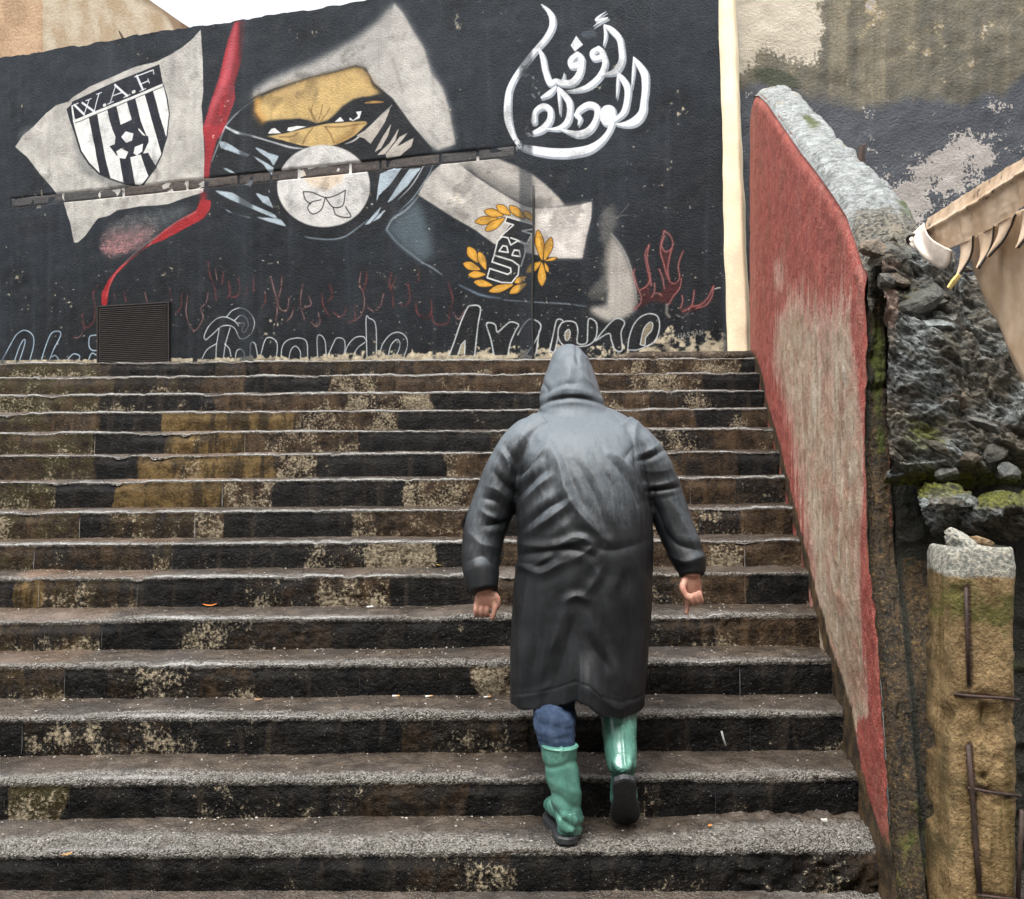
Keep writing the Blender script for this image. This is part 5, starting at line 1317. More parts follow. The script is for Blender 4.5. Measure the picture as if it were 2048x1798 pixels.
warm = 1.0 * np.exp(-(((ppx - 1780) / 26) ** 2 + ((ppy - 620) / 60) ** 2)) + .6 * np.exp(-(((ppx - 1770) / 50) ** 2 + ((ppy - 530) / 30) ** 2)) + .45 * np.exp(-(((ppx - 1830) / 60) ** 2 + ((ppy - 780) / 80) ** 2))
RUB = mat_rubble()
link('masonry_core', grid_mesh('masonry_core', P, {'green': green, 'warm': warm}), RUB, rub)
# stones that stick out
ST = [mat_stone('slate_stone', (.055, .065, .065), (.28, .31, .30)), mat_stone('brown_stone', (.06, .045, .03), (.24, .185, .13)), mat_stone('grey_stone', (.035, .036, .032), (.19, .185, .165)), mat_stone('pink_stone', (.19, .11, .085), (.42, .29, .24))]
rg = np.random.default_rng(55)
spots = [(1750, 498, .05, 1), (1785, 505, .055, 2), (1822, 512, .05, 0), (1770, 560, .05, 2), (1845, 575, .055, 2), (1828, 600, .085, 0), (1875, 655, .07, 0), (1830, 690, .05, 0), (1795, 560, .045, 1), (1905, 700, .06, 2), (1865, 610, .05, 2), (1905, 800, .06, 1), (1960, 850, .06, 2), (1880, 900, .055, 1), (1940, 920, .06, 1), (1990, 905, .05, 2), (1930, 760, .045, 0), (1925, 620, .04, 2), (2010, 945, .05, 0), (1900, 945, .045, 2), (1760, 520, .04, 1), (1850, 540, .045, 1)]
for _ in range(7):
    spots.append((rg.uniform(1770, 2040), rg.uniform(520, 960), rg.uniform(.018, .036), int(rg.integers(0, 3))))
for x, y, s, k in spots:
    t = np.clip((960 - y) / 440, 0, 1)
    d = 3.55 + (.11 + .29 * float(sstep(1870, 1960, x))) * t ** 1.6 - (.02 if x < 1850 and y < 575 else 0)
    me_v, me_f = rock_geo(PW(x, y, d), s, rg, (1.25, .8, .5 + rg.uniform(0, .35)))
    link('stone', mesh_from('stone', me_v, me_f, False), ST[k], rub)
# ledge of lichened stones under the rubble, and the mossy retaining face below
LED = mat_rubble()
for k, (x0, x1, y0, y1, d) in enumerate([(1872, 1962, 975, 1068, 3.42), (1950, 2052, 985, 1082, 3.40), (2045, 2160, 990, 1080, 3.42)]):
    a, b = PW(x0, y1, d), PW(x1, y0, d)
    c = (a + b) / 2; hx = (b[0] - a[0]) / 2 * 1.08; hz = (b[2] - a[2]) / 2
    V, Fs = rock_geo((0, 0, 0), 1.0, np.random.default_rng(k + 5), (hx * 1.15, .20, hz * 1.05), sub=4)
    V = V * (1 + ridged(V, 9, 4, seed=k) * .22 + fbm(V, 22, 3, seed=k + 9) * .12)[:, None] + c + np.array([0, .12, 0])
    me = mesh_from('ledge_stone', V, np.array(Fs), True)
    attrs(me, {'green': np.full(len(V), .25) + .55 * sstep(.0, .05, V[:, 2] - c[2] + (k - 1) * .02), 'warm': np.zeros(len(V))})
    link('ledge_stone', me, LED, rub)
xx = np.linspace(1.40, 3.2, 150); zz = np.linspace(GZ - .1, 1.3, 150)
X, Zz = np.meshgrid(xx, zz, indexing='ij')
P = np.stack([X, 3.66 + 0 * X, Zz], -1)
P[..., 1] -= fbm(P, 4, 4, seed=111) * .05 + ridged(P, 11, 3, seed=112) * .02
me = grid_mesh('retaining_face', P, {'band': .95 + 0 * X, 'green': .28 + .35 * fbm(P, 5, 3, seed=113), 'red': 0 * X})
link('retaining_face', me, ENDM, rub)

def rad_n(V, c):
    q = V - np.array(c); return q / (np.linalg.norm(q, axis=1, keepdims=True) + 1e-9)
# ------------------------------------------------------------------ concrete post with bare reinforcement
post = empty('concrete_post', (1.49, 3.12, GZ), label='crumbling ochre concrete post with exposed rusty rebar at right edge', cat='post')
d = 3.02
xl, xr = (1907 - CX) / F * d, (2036 - CX) / F * d
ztp = H + (CY - 1108) / F * d
nz = 230; per = []
hw, hd = (xr - xl) / 2, .10
for k, z in enumerate(np.linspace(GZ - .1, ztp + .02, nz)):
    q = []
    t = np.clip((ztp + .02 - z) / .05, 0, 1)
    sh = .90 + .10 * np.sqrt(1 - (1 - t) ** 2)
    for a, b in [(-1, 1), (-1, .33), (-1, -.33), (-1, -.8), (-.8, -1)] + [(x, -1) for x in np.linspace(-.66, .66, 26)] + [(.8, -1), (1, -.8), (1, -.33), (1, .33), (1, 1), (.33, 1), (-.33, 1)]:
        q.append(((xl + xr) / 2 + a * hw * sh, d + hd + b * hd * sh, z))
    per.append(q)
P = np.array(per).transpose(1, 0, 2)
cen = P.mean(0, keepdims=True); rad = P - cen; rad[..., 2] = 0; rad /= np.linalg.norm(rad, axis=-1, keepdims=True) + 1e-9
P = P + rad * (fbm(P, 5, 3, seed=121) * .006 + fbm(P, 30, 4, seed=122) * .006 - np.maximum(fbm(P, 9, 3, seed=123) - .18, 0) * .07)[..., None]
shx = CX + P[..., 0] / P[..., 1] * F; shy = CY - (P[..., 2] - H) / P[..., 1] * F
rust = np.zeros(P.shape[:2])
for q in ([(1932, 1175), (1934, 1260), (1938, 1370)], [(1936, 1490), (1944, 1580), (1952, 1700), (1960, 1785)], [(1908, 1388), (1940, 1392), (2000, 1396), (2038, 1400)], [(1936, 1576), (1990, 1586), (2042, 1592)], [(1955, 1790), (2042, 1800)]):
    for (ax_, ay_), (bx_, by_) in zip(q[:-1], q[1:]):
        L_ = (bx_ - ax_) ** 2 + (by_ - ay_) ** 2
        tq = np.clip(((shx - ax_) * (bx_ - ax_) + (shy - ay_) * (by_ - ay_)) / L_, 0, 1)
        dq = np.hypot(shx - ax_ - tq * (bx_ - ax_), shy - ay_ - tq * (by_ - ay_))
        rust = np.maximum(rust, np.exp(-(dq / 11) ** 2))
P = P - rad * (rust * .010 * (rad[..., 1] < -.2))[..., None]
capa = sstep(ztp - .11, ztp - .03, P[..., 2] + fbm(P, 6, 2, seed=124) * .04)
mo = .35 * np.exp(-((P[..., 2] - ztp + .16) / .07) ** 2) + .34 + .3 * fbm(P, 3, 3, seed=125)
me = grid_mesh('shaft', P, {'cap': capa, 'moss': mo, 'rust': rust * .8}, closed_u=True, flip=True)
POSTM = mat_post()
link('shaft', me, POSTM, post)
V, Fs = rock_geo(((xl + xr) / 2, d + hd, ztp + .012), 1, np.random.default_rng(4), (hw * .95, hd * .9, .05), sub=4)
V = V + rad_n(V, ((xl + xr) / 2, d + hd, ztp)) * (fbm(V, 14, 4, seed=126) * .022 - np.maximum(fbm(V, 9, 2, seed=127), 0) * .03)[:, None]
me = mesh_from('cap', V, np.array(Fs), True); attrs(me, {'cap': np.ones(len(V)), 'moss': np.zeros(len(V))})
link('cap', me, POSTM, post)
RUST = mat_simple('rusty_rebar', (.040, .022, .016), .7, .5, 40)
def rod(pts, r=.0055):
    m2 = MB(); m2.add(*tube_geo(pts, r, 8)); link('rebar', m2.mesh('rebar'), RUST, post)
rod([PW(1932, 1175, d - .004), PW(1934, 1260, d - .007), PW(1938, 1370, d - .003)])
rod([PW(1936, 1490, d - .004), PW(1944, 1580, d - .006), PW(1952, 1700, d - .006), PW(1960, 1785, d - .003)], .0075)
rod([PW(2044, 1620, d + .005), PW(2040, 1700, d + .002), PW(2036, 1800, d + .004)], .0075)
rod([PW(1908, 1388, d + .012), PW(1940, 1392, d - .006), PW(2000, 1396, d - .007), PW(2038, 1400, d + .004)], .0045)
rod([PW(1936, 1576, d - .005), PW(1990, 1586, d - .008), PW(2042, 1592, d + .002)], .0045)
rod([PW(1955, 1790, d - .005), PW(2000, 1796, d - .008), PW(2042, 1800, d + .002)], .0045)
# loose stone wedged on the post head
V, Fs = rock_geo(PW(1966, 1088, d + .10), .05, np.random.default_rng(14), (1.0, .7, .55))
link('loose_stone', mesh_from('loose_stone', V, Fs, False), mat_stone('ochre_stone', (.15, .09, .035), (.38, .27, .15)), label='small ochre stone lying on the head of the concrete post', cat='stone')
# stub of an old railing post on the parapet top
m2 = MB()
b0 = PW(1722, 322, 5.05); b0[0] = PW(1722, 322, 5.05)[0]
m2.tube([b0 + np.array([0, 0, -.03]), b0 + np.array([.002, 0, .03]), b0 + np.array([.006, 0, .075])], [.022, .020, .017], 7)
m2.tube([b0 + np.array([.0, 0, .06]), b0 + np.array([.028, .01, .088])], [.012, .006], 6)
link('railing_stub', m2.mesh('railing_stub', False), RUST, label='black cut-off iron stub set in the pale parapet top', cat='railing stub')

# ------------------------------------------------------------------ beige sheet and curled metal eave at the right
TARP = mat_tarp()
eave = empty('sheet_eave', (1.38, 2.6, 2.05), label='crumpled beige metal eave with curled torn tongues above the sheet', cat='eave')
XE = 1.385
yy = np.linspace(3.37, 1.5, 220); vv = np.linspace(0, 1, 34)
Yg, Vg = np.meshgrid(yy, vv, indexing='ij')
ztop = 2.15 + (3.30 - Yg) * .01
hh = .150 + .008 * np.sin(Yg * 9)
P = np.stack([XE + .004 * Vg + 0 * Yg, Yg, ztop - hh * Vg], -1)
fold = .38
P[..., 0] += np.where(Vg < fold, .02 * (1 - Vg / fold), .0) - .012 * np.exp(-((Vg - fold) / .06) ** 2)
cr = ridged(P * np.array([1, 1, .6]), 9, 4, seed=131) * .010 + fbm(P, 22, 3, seed=132) * .004
P[..., 0] -= cr
me = grid_mesh('eave_sheet', P, {'dirt': .55 + .35 * fbm(P, 6, 3, seed=133) - .4 * sstep(.4, .7, Vg)}, flip=True)
link('eave_sheet', me, TARP, eave)
LIP = mat_simple('dark_lip', (.03, .025, .02), .4)
def tongue(ya, yb, ytip, ztip, seed):
    """pointed strip cut from the lower edge of the eave, bent outwards"""
    n, m_ = 26, 12
    t = np.linspace(0, 1, n)[:, None]; q = np.linspace(0, 1, m_)[None, :]
    zr = 2.003
    far = ya + (ytip - ya) * t ** 1.5; near_ = yb + (ytip - yb) * t ** .75
    Q = np.zeros((n, m_, 3))
    Q[..., 1] = far * (1 - q) + near_ * q
    Q[..., 2] = zr + (ztip - zr) * t + 0 * q
    Q[..., 0] = XE + .002 - .030 * t ** 1.6 + .022 * (q - .3) ** 2 * np.sin(np.pi * t) - .010 * np.sin(np.pi * q) * t
    Q[..., 0] -= fbm(Q, 16, 2, seed=seed) * .004
    me = grid_mesh('torn_tongue', Q, {'dirt': .2 + 0 * Q[..., 0]})
    o = link('torn_tongue', me, TARP, eave)
    md = o.modifiers.new('solid', 'SOLIDIFY'); md.thickness = .004
    m2 = MB(); m2.add(*tube_geo(Q[:, -1] + np.array([-.003, 0, 0]), np.linspace(.0025, .0045, n), 6)); link('dark_edge', m2.mesh('dark_edge'), LIP, o)
tongue(3.10, 3.00, 3.045, 1.885, 1)
tongue(2.975, 2.875, 2.906, 1.886, 2)
tongue(2.852, 2.75, 2.838, 1.905, 3)
tongue(2.725, 2.60, 2.68, 1.895, 4)
tongue(2.57, 2.45, 2.52, 1.90, 5)
tongue(2.42, 2.30, 2.36, 1.89, 6)
# rolled end: bent sheet in a paler colour than the eave
n_u = 40
tt = np.linspace(0, 1, n_u)
Q = np.zeros((n_u, 16, 3))
top = catmull([PW(1850, 447, 3.30), PW(1838, 455, 3.33), PW(1826, 466, 3.36), PW(1816, 474, 3.37)], 13)[:n_u]
bot = catmull([PW(1905, 500, 3.10), PW(1895, 533, 3.13), PW(1878, 535, 3.18), PW(1858, 515, 3.24), PW(1848, 505, 3.27)], 10)
it = np.linspace(0, len(top) - 1, n_u); ib = np.linspace(0, len(bot) - 1, n_u)
for j in range(16):
    f_ = j / 15
    a = np.stack([np.interp(it, np.arange(len(top)), top[:, k]) for k in range(3)], -1)
    b = np.stack([np.interp(ib, np.arange(len(bot)), bot[:, k]) for k in range(3)], -1)
    Q[:, j] = a * (1 - f_) + b * f_
    Q[:, j, 0] -= .028 * np.sin(np.pi * f_) * (1 - .4 * tt) + .012 * np.exp(-((tt - .45) / .12) ** 2) * np.sin(np.pi * f_)
Q[..., 0] -= fbm(Q, 14, 3, seed=135) * .006
o = link('rolled_end', grid_mesh('rolled_end', Q, {'dirt': 0 * Q[..., 0]}, flip=True), mat_simple('pale_sheet', (.66, .57, .49), .3, .15, 20, .2), eave)
md = o.modifiers.new('solid', 'SOLIDIFY'); md.thickness = .004
m2 = MB(); m2.add(*tube_geo(catmull([PW(1818, 486, 3.33), PW(1815, 478, 3.32), PW(1822, 470, 3.31), PW(1834, 474, 3.31), PW(1848, 490, 3.28)], 6), .006, 8))
link('curled_lip', m2.mesh('curled_lip'), LIP, eave)
m2 = MB(); m2.add(*tube_geo([PW(1898, 576, 2.94), PW(1908, 562, 2.93), PW(1919, 549, 2.92)], [.008, .009, .008], 6))
link('clip', m2.mesh('clip', False), mat_simple('yellow_plastic', (.70, .55, .20), .4, .15), label='small yellow clip at the tip of the torn sheet eave', cat='clip')
# hanging sheet
yy = np.linspace(0, 1, 220); vv = np.linspace(0, 1, 90)
Ug, Vg = np.meshgrid(yy, vv, indexing='ij')
zt2, zb2 = 2.04, .55
Z = zt2 + (zb2 - zt2) * Vg
yfar = np.interp(Z, [-.2, 1.0, 1.397, 1.87, 1.97, 2.05], [2.35, 2.52, 2.75, 3.12, 3.20, 3.22])
Yh = yfar + (1.45 - yfar) * Ug
P = np.stack([1.437 + 0 * Z, Yh, Z], -1)
q = np.stack([Yh * 1.0, Z * .18, 0 * Z], -1)
P[..., 0] += fbm(q, 5, 3, seed=141) * .028 + fbm(q, 16, 2, seed=142) * .006 + .02 * np.exp(-(Ug / .02) ** 2)
ht = link('hanging_sheet', grid_mesh('hanging_sheet', P, {'dirt': .0 * Z + .3 * np.exp(-(Ug / .03) ** 2)}, flip=True), TARP, label='smooth beige plastic sheet hanging below the torn eave at right', cat='sheet')
md = ht.modifiers.new('solid', 'SOLIDIFY'); md.thickness = .004
# ------------------------------------------------------------------ the man climbing in a raincoat
def ring_px(y, xl, xr, Yc, hd, n=40, ex=2.4, lean=0.0, ydrop=0.0):
    """superellipse ring: silhouette measured at photo row y, centre depth Yc, half depth hd"""
    a = np.linspace(0, 2 * np.pi, n, endpoint=False)
    c, s = np.cos(a), np.sin(a)
    cx = np.sign(c) * np.abs(c) ** (2 / ex); sy = np.sign(s) * np.abs(s) ** (2 / ex)
    A, B = PW(xl, y, Yc), PW(xr, y, Yc)
    out = np.zeros((n, 3))
    out[:, 0] = (A[0] + B[0]) / 2 + cx * (B[0] - A[0]) / 2
    out[:, 1] = Yc + sy * hd
    out[:, 2] = A[2] + sy * hd * lean
    return out

man = empty('person', (.30, 3.55, 0), label='man seen from behind climbing in black hooded raincoat and green boots', cat='person')

# ---- coat: body, hood and sleeves fused into one skin
mb = MB()
T = [(817, 1098, 1206, 4.0, .11, .30), (828, 1076, 1240, 3.98, .135, .30), (842, 1054, 1264, 3.96, .155, .25), (862, 1042, 1280, 3.94, .175, .2), (900, 1036, 1288, 3.91, .195, .15), (950, 1034, 1295, 3.875, .205, .1), (1000, 1032, 1300, 3.845, .212, .05), (1050, 1033, 1304, 3.82, .215, .0), (1100, 1035, 1306, 3.80, .213, 0), (1150, 1029, 1305, 3.785, .208, 0), (1200, 1025, 1304, 3.775, .208, 0), (1260, 1021, 1300, 3.77, .212, 0), (1320, 1019, 1294, 3.765, .217, 0), (1370, 1019, 1288, 3.76, .22, 0), (1396, 1019, 1284, 3.76, .222, 0)]
R = [ring_px(y, a, b, c, d, lean=l) for y, a, b, c, d, l in T]
R += [ring_px(1395, 1033, 1270, 3.76, .198), ring_px(1340, 1040, 1262, 3.765, .185), ring_px(1250, 1060, 1250, 3.77, .15)]
R_ = np.array(R[:15]); R_ = catmull(R_.reshape(15, -1), 4).reshape(-1, R_.shape[1], 3)
mb.add(*ring_loft(list(R_) + R[15:]))
HT = [(842, 1092, 1206, 4.00, .125, .25), (828, 1080, 1215, 4.01, .138, .25), (816, 1078, 1213, 4.025, .138, .25), (804, 1078, 1208, 4.04, .138, .28), (785, 1081, 1202, 4.055, .140, .3), (765, 1086, 1196, 4.07, .146, .3), (742, 1094, 1188, 4.085, .142, .3), (722, 1101, 1179, 4.095, .128, .3), (706, 1108, 1168, 4.10, .105, .3), (696, 1118, 1158, 4.10, .07, .3), (690, 1129, 1148, 4.10, .03, .3)]
HR = np.array([ring_px(y, a, b, c, d, 32, 2.15, l) for y, a, b, c, d, l in HT])
mb.add(*ring_loft(list(catmull(HR.reshape(len(HR), -1), 3).reshape(-1, 32, 3))))
# roll of cloth at the hood seam
a = np.linspace(0, 2 * np.pi, 30, endpoint=False)
def sleeve(px):
    pts = catmull([PW(x, y, d) for x, y, d, r in px], 6)
    rr = np.interp(np.linspace(0, len(px) - 1, len(pts)), np.arange(len(px)), [r for *_, r in px])
    mb.add(*tube_geo(pts, rr, 20, rr * 1.08))
sleeve([(1092, 858, 3.94, .080), (1052, 890, 3.915, .094), (1018, 945, 3.895, .094), (990, 1005, 3.87, .087), (970, 1060, 3.835, .082), (962, 1110, 3.79, .074), (963, 1150, 3.745, .067), (968, 1184, 3.715, .052)])
sleeve([(1236, 862, 3.94, .080), (1276, 900, 3.915, .086), (1305, 945, 3.895, .085), (1330, 1000, 3.87, .076), (1350, 1050, 3.84, .072), (1369, 1098, 3.81, .070), (1381, 1130, 3.78, .062), (1384, 1152, 3.765, .046)])
coat = remesh(mb.mesh('raincoat'), .0052, 6)
V = getv(coat); Nn = getn(coat)
vx = CX + V[:, 0] / V[:, 1] * F; vy = CY - (V[:, 2] - H) / V[:, 1] * F

def crease(pts, amp, wid, fr, back=True, asym=0.0):
    """ridge (amp > 0) or groove along a line measured on the cloth"""
    ox, oy, k = fr
    p = catmull([(ox + x * k, oy + y * k) for x, y in pts], 8)
    best = np.full(len(V), 1e9); sgn = np.zeros(len(V)); tt = np.zeros(len(V))
    m = (vx > p[:, 0].min() - 50) & (vx < p[:, 0].max() + 50) & (vy > p[:, 1].min() - 50) & (vy < p[:, 1].max() + 50)
    if back: m &= Nn[:, 1] < .25
    idx = np.nonzero(m)[0]
    if len(idx) == 0: return np.zeros(len(V))
    q = np.stack([vx[idx], vy[idx]], -1)
    bb, ss, t_ = np.full(len(idx), 1e9), np.zeros(len(idx)), np.zeros(len(idx))
    for j in range(len(p) - 1):
        d = p[j + 1] - p[j]; L = d @ d
        t = np.clip(((q - p[j]) @ d) / L, 0, 1)
        r = q - (p[j] + t[:, None] * d)
        dist = np.hypot(r[:, 0], r[:, 1])
        up = dist < bb
        bb[up] = dist[up]; t_[up] = (j + t[up]) / (len(p) - 1)
        ss[up] = np.sign(r[up, 0] * d[1] - r[up, 1] * d[0])
    fade = np.sin(np.pi * np.clip(t_ * .9 + .05, 0, 1)) ** .6
    w_ = np.where(ss > 0, wid * (1 + asym), wid * (1 - asym))
    prof = .35 * np.exp(-(bb / w_) ** 2) + .85 * np.exp(-(bb / (.62 * w_))) - .45 * np.exp(-((bb - 2.0 * w_) / (1.2 * w_)) ** 2)
    o = np.zeros(len(V)); o[idx] = amp * prof * fade
    return o
A4 = (880, 660, 1 / 3.45); A5 = (880, 1100, 1 / 2.76)
mm = .001
disp = np.zeros(len(V))
for pts, amp, w in [
    ([(600, 590), (555, 700), (535, 800), (538, 950), (525, 1100), (500, 1290)], -15, 7), ([(1205, 590), (1295, 680), (1342, 800), (1352, 920), (1400, 1060), (1450, 1220)], -15, 7),
    ([(570, 640), (545, 760), (520, 860)], 9, 8), ([(1370, 620), (1345, 700), (1350, 830)], 9, 8),
    ([(690, 525), (760, 490), (900, 468), (1030, 482), (1140, 520)], -13, 5), ([(700, 470), (800, 425), (920, 410), (1060, 440), (1120, 480)], 5, 9), ([(720, 440), (830, 380), (960, 365)], -7, 6), ([(700, 350), (740, 420), (705, 520)], -9, 6),
    ([(940, 115), (945, 190), (955, 240)], -14, 4), ([(830, 185), (880, 150), (930, 165)], -14, 5), ([(950, 150), (1000, 190), (1020, 200)], 12, 6), ([(960, 250), (1000, 330), (1080, 400)], 9, 7), ([(780, 250), (740, 340), (715, 420)], 11, 8), ([(900, 250), (890, 330), (850, 420)], 8, 8), ([(1030, 250), (1060, 340), (1100, 450)], -9, 7),
    ([(740, 740), (820, 920), (870, 1120), (990, 1300), (1180, 1480)], 13, 13), ([(800, 760), (880, 960), (960, 1160), (1080, 1330)], -7, 9), ([(990, 880), (1120, 1130), (1220, 1420)], 11, 14), ([(930, 900), (1070, 1150), (1150, 1400)], -9, 9), ([(1060, 860), (1190, 1080), (1290, 1330)], -7, 10),
    ([(735, 790), (640, 930), (545, 1090)], 13, 10), ([(700, 860), (610, 960), (545, 1010)], -12, 8), ([(770, 1000), (650, 1110), (540, 1240)], 13, 10), ([(730, 960), (620, 1060), (540, 1150)], -11, 8), ([(870, 1160), (720, 1240), (560, 1390)], -14, 9), ([(900, 1180), (760, 1300), (600, 1400)], 12, 10),
    ([(1150, 830), (1290, 930), (1390, 1130)], 10, 12), ([(1130, 860), (1260, 990), (1370, 1200)], -10, 9), ([(1330, 810), (1290, 870), (1270, 900)], -9, 8),
    ([(540, 1470), (720, 1500), (900, 1470), (1000, 1440)], 15, 9), ([(520, 1560), (700, 1530), (900, 1510), (1060, 1560)], -17, 8), ([(800, 1500), (930, 1430), (1050, 1490), (920, 1590)], 13, 9), ([(540, 1620), (690, 1680), (820, 1620), (900, 1590)], 15, 10), ([(520, 1600), (680, 1625), (800, 1570)], -12, 7), ([(1040, 1480), (1150, 1520), (1290, 1500), (1430, 1450)], -8, 10), ([(1030, 1600), (1090, 1700), (1060, 1780)], 9, 12), ([(1240, 1640), (1230, 1720), (1210, 1790)], 8, 12),
    ([(1370, 900), (1450, 880), (1560, 820)], -8, 6), ([(1365, 860), (1450, 830), (1530, 770)], 7, 9), ([(1430, 1110), (1520, 1105), (1640, 1085)], -13, 5), ([(1400, 1060), (1510, 1070), (1640, 1030)], 8, 12), ([(1390, 960), (1490, 980), (1600, 960)], 7, 12), ([(1440, 1150), (1500, 1250), (1560, 1420)], -9, 9), ([(1600, 1180), (1680, 1330), (1760, 1500)], 10, 11), ([(1560, 1400), (1640, 1480), (1800, 1520)], -11, 9), ([(1590, 1560), (1700, 1600), (1830, 1560)], 11, 9),
    ([(450, 800), (500, 900), (520, 1000)], -11, 7), ([(420, 830), (480, 930), (470, 1050)], 11, 8), ([(370, 980), (440, 1060), (500, 1120)], -11, 8), ([(330, 1080), (400, 1110), (480, 1180)], 10, 9), ([(300, 1160), (380, 1180), (440, 1250)], -11, 8), ([(290, 1250), (350, 1290), (430, 1320)], 10, 8), ([(310, 1350), (380, 1340), (460, 1320)], -13, 8), ([(200, 1400), (290, 1480), (400, 1500)], 8, 12), ([(180, 1600), (300, 1560), (400, 1650)], -8, 10)]:
    disp += crease(pts, (amp if abs(amp) < 15 else amp * .7) * mm * .48, w * .85, A4)
for pts, amp, w in [([(430, 80), (520, 85), (600, 40)], 10, 8), ([(690, 285), (750, 255), (815, 275)], 13, 9), ([(700, 300), (640, 480), (560, 700)], 8, 16), ([(760, 320), (700, 520), (640, 740)], -8, 14), ([(830, 380), (880, 500), (960, 640), (1010, 760)], 9, 13), ([(820, 480), (860, 560), (930, 640)], -9, 9), ([(920, 180), (930, 350), (990, 560), (1050, 760)], 8, 13), ([(1010, 150), (1040, 400), (1080, 700)], -8, 12), ([(470, 260), (440, 500), (450, 790)], 8, 16), ([(520, 230), (530, 480), (520, 780)], -6, 14), ([(900, 90), (840, 190), (800, 250)], 9, 10), ([(860, 760), (960, 820), (1080, 800)], 8, 12), ([(620, 740), (560, 780), (420, 800)], 5, 10), ([(1090, 80), (1130, 300), (1100, 620)], 7, 13)]:
    disp += crease(pts, amp * mm * .55, w * .85, A5)
# fine creasing that follows the body
sp = np.stack([V[:, 0], V[:, 1], V[:, 2]], -1)
tors = fbm(sp * np.array([1.0, 1.0, .42]), 9, 3, seed=201) * .0035
knit = np.abs(fbm(sp + .12 * fbm(sp, 4, 2, seed=203)[:, None], 9, 3, seed=204))
hang = fbm(np.stack([V[:, 0], V[:, 1] * .6, V[:, 2] * .10], -1), 11, 3, seed=205) * .016 + np.abs(fbm(np.stack([V[:, 0], V[:, 1] * .6, V[:, 2] * .16], -1), 24, 2, seed=206)) * -.007
torso_m = (vx > 1015) & (vx < 1310)
disp += tors * .6 + np.where(torso_m, hang * sstep(1080, 1330, vy), 0)
bias = np.stack([V[:, 0] + .25 * V[:, 2], V[:, 1], (V[:, 2] - .25 * V[:, 0]) * .22], -1)
disp += np.where(torso_m, fbm(bias, 20, 3, seed=207) * .0045 * sstep(1150, 950, vy) * sstep(820, 900, vy), 0)
V2 = V + Nn * disp[:, None]
# hem: lifts over the left thigh, lower over the right leg
hx = np.array([1018, 1060, 1110, 1150, 1175, 1200, 1240, 1270, 1290])
hy = np.array([6, 5, -6, -22, -16, 6, 18, 12, 2])
low = sstep(1290, 1398, vy)
V2[:, 2] -= np.interp(vx, hx, hy) / F * 3.7 * low
V2[:, 1] += (np.sin((vx - 1018) / 34.0) * .012 + np.where(vx < 1160, 0, -.025)) * low
V2 = V2 - Nn * (np.exp(-((vy - 1384) / 2.0) ** 2) * .0025 * (Nn[:, 1] < .6))[:, None]
setv(coat, V2)
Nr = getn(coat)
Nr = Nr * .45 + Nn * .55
skylight_rain_ = sstep(.05, .75, Nr[:, 2] + .35 * sstep(1.25, 1.75, V2[:, 2]) - .30 * sstep(1.15, .75, V2[:, 2])) * 1.0  # up-facing and higher cloth paler, low cloth darker: sky light put into colour
attrs(coat, {'skylight_rain': skylight_rain_})
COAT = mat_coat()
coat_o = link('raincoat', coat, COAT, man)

# ---- boots
BOOT = mat_boot(); SOLE = mat_simple('dark_rubber_sole', (.022, .024, .027), .5, .3, 40, .5, 160); 
def rings_along(cs, up, side, radii):
    out = []
    a = np.linspace(0, 2 * np.pi, 28, endpoint=False)
    for c, (rs_, ru), sd, uu_ in zip(cs, radii, side, up):
        out.append(np.array(c) + np.outer(np.sign(np.cos(a)) * np.abs(np.cos(a)) ** .85 * rs_, sd) + np.outer(np.sin(a) * ru, uu_))
    return out
def foot_geo(heel, fwd, up, L, wid):
    """foot of a boot: from heel to toe; returns upper and sole geometry"""
    heel, fwd, up = [np.array(v, float) for v in (heel, fwd, up)]
    fwd /= np.linalg.norm(fwd); sd = np.cross(fwd, up); sd /= np.linalg.norm(sd); up = np.cross(sd, fwd)
    prof = [(-.012, .030, .030, .055), (.0, .036, .045, .062), (.05, .038, .055, .075), (.11, .038, .052, .075), (.17, .046, .042, .058), (.22, .050, .036, .046), (.265, .044, .030, .038), (.29, .030, .022, .030), (.300, .012, .012, .026)]
    cs, rr, ss, us = [], [], [], []
    for s, w_, h_, zc in prof:
        cs.append(heel + fwd * (s * L / .3) + up * (zc + .022)); rr.append((w_ * wid, h_)); ss.append(sd); us.append(up)
    upper = ring_loft(rings_along(cs, us, ss, rr))
    # sole slab with a block heel
    n = 26
    outline = []
    t = np.linspace(0, 2 * np.pi, n, endpoint=False)
    for a in t:
        s = .145 - np.cos(a) * .158
        w_ = np.interp(s, [-.013, .02, .06, .12, .19, .24, .28, .303], [.026, .040, .042, .036, .050, .053, .043, .020]) * wid
        outline.append((s * L / .3, np.sign(np.sin(a)) * w_ * min(1, abs(np.sin(a)) * 2.2 + .0)))
    rings = []
    for z in (0.0, .005, .022, .028):
        sc_ = .95 if z in (0.0, .028) else 1.0
        rings.append(np.array([heel + fwd * (.145 * L / .3 + (s - .145 * L / .3) * sc_) + sd * (w_ * sc_) + up * (z) for s, w_ in outline]))
    sole = ring_loft(rings)
    return upper, sole, sd, up, fwd
